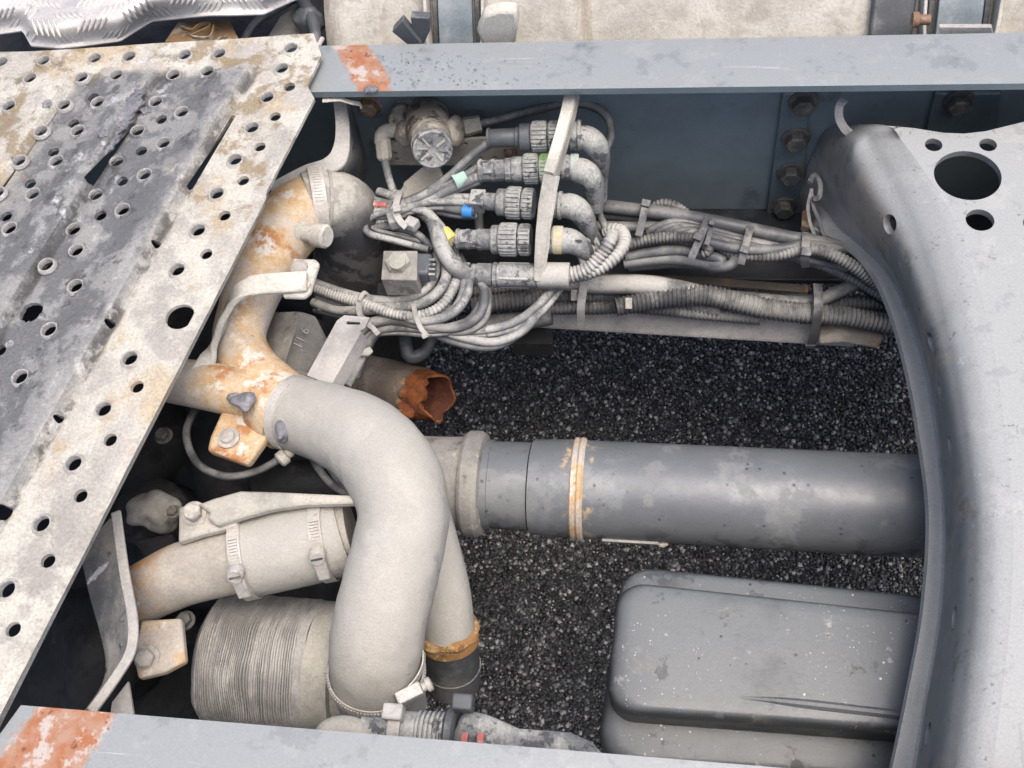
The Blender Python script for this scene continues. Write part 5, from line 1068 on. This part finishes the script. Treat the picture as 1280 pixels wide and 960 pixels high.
cable(hp, [(432, 462, -.23, 7), (440, 432, -.21, 8), (458, 408, -.195, 8), (490, 400, -.185, 7), (530, 408, -.178, 6.5), (570, 410, -.172, 6), (598, 395, -.165, 6), (606, 368, -.165, 6), (598, 348, -.168, 5)], 'cable')
loom(hp, [(432, 462, -.23, 7), (440, 432, -.21, 8), (458, 408, -.195, 8), (490, 400, -.185, 7), (530, 408, -.178, 6.5), (570, 410, -.172, 6), (598, 395, -.165, 6), (606, 368, -.165, 6), (598, 348, -.168, 5)], 'cable', 7, 5)
cable(hp, [(445, 470, -.24, 7), (455, 440, -.22, 8), (470, 415, -.205, 8), (500, 410, -.19, 6), (545, 412, -.178, 6), (585, 402, -.17, 6), (600, 380, -.168, 5)], 'cable')
loom(hp, [(445, 470, -.24, 7), (455, 440, -.22, 8), (470, 415, -.205, 8), (500, 410, -.19, 6), (545, 412, -.178, 6), (585, 402, -.17, 6), (600, 380, -.168, 5)], 'cable_pale', -6, 6)
cable(hp, [(500, 405, -.19, 5), (545, 400, -.175, 5), (572, 380, -.165, 5), (580, 350, -.16, 5), (572, 325, -.16, 5)], Pq)
loom(hp, [(500, 405, -.19, 5), (545, 400, -.175, 5), (572, 380, -.165, 5), (580, 350, -.16, 5), (572, 325, -.16, 5)], 'cable_dark', 5, -5)
cable(hp, [(520, 398, -.18, 5), (555, 388, -.172, 5), (562, 360, -.165, 5), (566, 330, -.162, 5), (560, 300, -.16, 5)], Pq)
loom(hp, [(520, 398, -.18, 5), (555, 388, -.172, 5), (562, 360, -.165, 5), (566, 330, -.162, 5), (560, 300, -.16, 5)], 'cable', -8, 4)
cable(hp, [(500, 402, -.185, 5.5), (550, 409, -.18, 5.5), (600, 413, -.18, 5.5), (640, 404, -.18, 5.5), (668, 386, -.18, 5.5), (690, 362, -.185, 5.5), (702, 346, -.19, 5.5)], Pq)
loom(hp, [(500, 402, -.185, 5.5), (550, 409, -.18, 5.5), (600, 413, -.18, 5.5), (640, 404, -.18, 5.5), (668, 386, -.18, 5.5), (690, 362, -.185, 5.5), (702, 346, -.19, 5.5)], 'cable_pale', 7, 5)
cable(hp, [(540, 408, -.185, 5.5), (575, 421, -.185, 6), (615, 428, -.185, 6), (648, 417, -.185, 6), (668, 397, -.185, 6), (682, 372, -.19, 6)], Pq)
loom(hp, [(540, 408, -.185, 5.5), (575, 421, -.185, 6), (615, 428, -.185, 6), (648, 417, -.185, 6), (668, 397, -.185, 6), (682, 372, -.19, 6)], 'cable_dark', -6, 6)
cable(hp, [(533, 262, -.14, 6), (545, 285, -.13, 10), (552, 308, -.13, 11), (565, 330, -.14, 11), (582, 343, -.16, 11)], Pq, name='taped_trunk')
cable(hp, [(500, 268, -.15, 6), (522, 266, -.14, 6.5), (537, 276, -.132, 6.5), (544, 294, -.13, 6.5)], 'conduit', True)
cable(hp, [(515, 262, -.13, 4.5), (478, 266, -.128, 4.5), (458, 276, -.13, 4.5), (460, 291, -.135, 4.5), (490, 300, -.14, 4.5), (536, 312, -.145, 4.5)], 'cable_pale')
loom(hp, [(515, 262, -.13, 4.5), (478, 266, -.128, 4.5), (458, 276, -.13, 4.5), (460, 291, -.135, 4.5), (490, 300, -.14, 4.5), (536, 312, -.145, 4.5)], 'cable', 5, -5)
cable(hp, [(462, 283, -.145, 5), (490, 284, -.145, 5), (520, 292, -.145, 5), (542, 312, -.15, 5)], 'cable')
loom(hp, [(462, 283, -.145, 5), (490, 284, -.145, 5), (520, 292, -.145, 5), (542, 312, -.15, 5)], 'cable_pale', -8, 4)
cable(hp, [(470, 278, -.145, 7), (490, 270, -.14, 7.5), (505, 268, -.138, 7.5)], 'conduit_pale', True)
make('tape_collar', MB().box(A(494, 275, -.13), .009, .009, .008, (XA + YA * .4).normalized(), (YA - XA * .4).normalized()), 'tie_pale', hp, bevel=.002)
make('tape_collar', MB().box(A(515, 280, -.128), .008, .007, .007, (XA - YA * .5).normalized(), (YA + XA * .5).normalized()), 'tie_pale', hp, bevel=.002)
tie(hp, [(453, 368, -.178), (449, 379, -.172), (450, 393, -.175), (456, 399, -.185)], 7, 'tie_pale')
tie(hp, [(462, 370, -.178), (455, 366, -.17), (449, 376, -.170)], 5, 'tie_pale')
tie(hp, [(517, 380, -.162), (520, 395, -.158), (526, 410, -.165), (534, 420, -.172)], 6, 'tie_pale', (531, 420, -.168))
tie(hp, [(458, 404, -.185), (466, 410, -.18), (473, 418, -.185)], 6, 'tie_pale')
cable(hp, [(505, 420, -.26, 8), (512, 445, -.27, 9), (530, 440, -.27, 8), (540, 420, -.27, 7)], D)

hu = thing('wiring_harness', 'upper cables fanning from a tied knot into the plug connectors', 'wiring', A(520, 255, -.17), 'wiring harnesses')
cable(hu, [(488, 258, -.13, 5), (525, 245, -.12, 5.5), (560, 222, -.10, 5.5), (590, 194, -.08, 5.5), (614, 175, -.075, 5)], 'cable')
loom(hu, [(488, 258, -.13, 5), (525, 245, -.12, 5.5), (560, 222, -.10, 5.5), (590, 194, -.08, 5.5), (614, 175, -.075, 5)], 'cable', -3, 8, .7, -.008)
cable(hu, [(490, 262, -.13, 5), (530, 244, -.115, 6), (565, 226, -.105, 6), (600, 209, -.10, 6)], 'cable_pale')
loom(hu, [(490, 262, -.13, 5), (530, 244, -.115, 6), (565, 226, -.105, 6), (600, 209, -.10, 6)], 'cable_dark', 2, 7, .7, -.008)
cable(hu, [(495, 266, -.13, 5), (535, 250, -.12, 6), (570, 233, -.108, 6), (602, 219, -.10, 6)], 'cable_pale')
loom(hu, [(495, 266, -.13, 5), (535, 250, -.12, 6), (570, 233, -.108, 6), (602, 219, -.10, 6)], 'cable', -3, 8, .7, -.008)
cable(hu, [(470, 254, -.13, 4.5), (505, 254, -.125, 5), (545, 247, -.12, 5), (592, 247, -.12, 5)], 'cable_pale')
loom(hu, [(470, 254, -.13, 4.5), (505, 254, -.125, 5), (545, 247, -.12, 5), (592, 247, -.12, 5)], 'cable_dark', 2, 7, .7, -.008)
cable(hu, [(465, 266, -.13, 4.5), (505, 258, -.125, 5), (545, 252, -.12, 5), (592, 254, -.12, 5)], 'cable_pale')
loom(hu, [(465, 266, -.13, 4.5), (505, 258, -.125, 5), (545, 252, -.12, 5), (592, 254, -.12, 5)], 'cable', -3, 8, .7, -.008)
cable(hu, [(520, 252, -.135, 6), (550, 258, -.13, 6), (575, 263, -.127, 6), (594, 264, -.125, 6)], D)
loom(hu, [(520, 252, -.135, 6), (550, 258, -.13, 6), (575, 263, -.127, 6), (594, 264, -.125, 6)], 'cable_dark', 2, 7, .7, -.008)
cable(hu, [(500, 260, -.13, 5), (530, 264, -.128, 6), (548, 280, -.128, 6), (562, 298, -.135, 6), (575, 300, -.14, 6)], 'cable_pale')
cable(hu, [(481, 200, -.125, 5), (486, 222, -.13, 5), (494, 245, -.135, 5)], 'cable_pale')
cable(hu, [(456, 246, -.13, 5), (474, 252, -.128, 5), (492, 256, -.126, 5)], 'cable_pale')
cable(hu, [(474, 240, -.135, 6), (486, 244, -.13, 6), (498, 250, -.13, 6)], 'cable_pale')
cable(hu, [(462, 263, -.13, 4), (478, 259, -.128, 4.5), (494, 258, -.126, 4.5)], 'cable_pale')
cable(hu, [(450, 251, -.128, 3.6), (462, 254, -.126, 4), (470, 254, -.125, 3.5)], 'wire_red')
cable(hu, [(466, 256, -.124, 3.2), (474, 256, -.123, 3.6), (484, 257, -.123, 3.4)], 'wire_red')
cable(hu, [(598, 268, -.17, 6), (600, 290, -.18, 6), (606, 310, -.19, 6)], 'cable')
def wrap(px0, py0, px1, py1, h, r, mat, name='tape_band'):
    a, b = A(px0, py0, h), A(px1, py1, h); make(name, MB().lathe(a, b - a, [(0, r * mpp(a)), ((b - a).length, r * mpp(a))], 16), mat, hu)
wrap(567, 228, 581, 221, -.104, 11, 'tape_green'); wrap(579, 264, 591, 265, -.1255, 8, 'tape_blue'); wrap(555, 290, 566, 301, -.133, 8.5, 'tape_yellow')
tie(hu, [(500, 238, -.12), (496, 252, -.115), (494, 264, -.115), (500, 276, -.12), (508, 284, -.125)], 8, 'tie_pale', (496, 261, -.110))
tie(hu, [(506, 234, -.125), (498, 248, -.117), (490, 262, -.122)], 5, 'tie_pale')
for k, s_ in enumerate(([(746, 230, -.14, 4), (748, 262, -.16, 4.5), (757, 285, -.17, 4.5), (760, 300, -.18, 4)], [(738, 260, -.145, 4), (742, 285, -.16, 4.5), (750, 300, -.175, 4)], [(728, 285, -.15, 4.5), (733, 300, -.16, 5), (736, 318, -.17, 4.5)], [(735, 272, -.15, 4), (741, 290, -.16, 4), (748, 310, -.17, 4)], [(718, 310, -.15, 5), (726, 320, -.16, 5), (730, 334, -.17, 4.5)], [(728, 306, -.155, 5), (742, 314, -.16, 6), (752, 326, -.17, 5)])):
    cable(hu, s_, 'conn_grey' if k > 1 else 'cable')
cw = thing('white_conduit', 'pair of pale corrugated conduits curling up from the lowest plug', 'conduit', A(750, 325, -.2))
cable(cw, [(700, 345, -.165, 13), (718, 343, -.163, 11), (738, 334, -.155, 9.5), (752, 318, -.145, 9.5), (763, 300, -.135, 9.5), (765, 294, -.14, 8)], 'conduit_pale', True, pitch=.0052)
cable(cw, [(716, 346, -.168, 9), (744, 338, -.16, 9.5), (768, 322, -.152, 9.5), (780, 304, -.15, 9.5), (777, 290, -.155, 9), (766, 287, -.16, 8.5), (758, 292, -.17, 8)], 'conduit_pale', True, pitch=.0052)
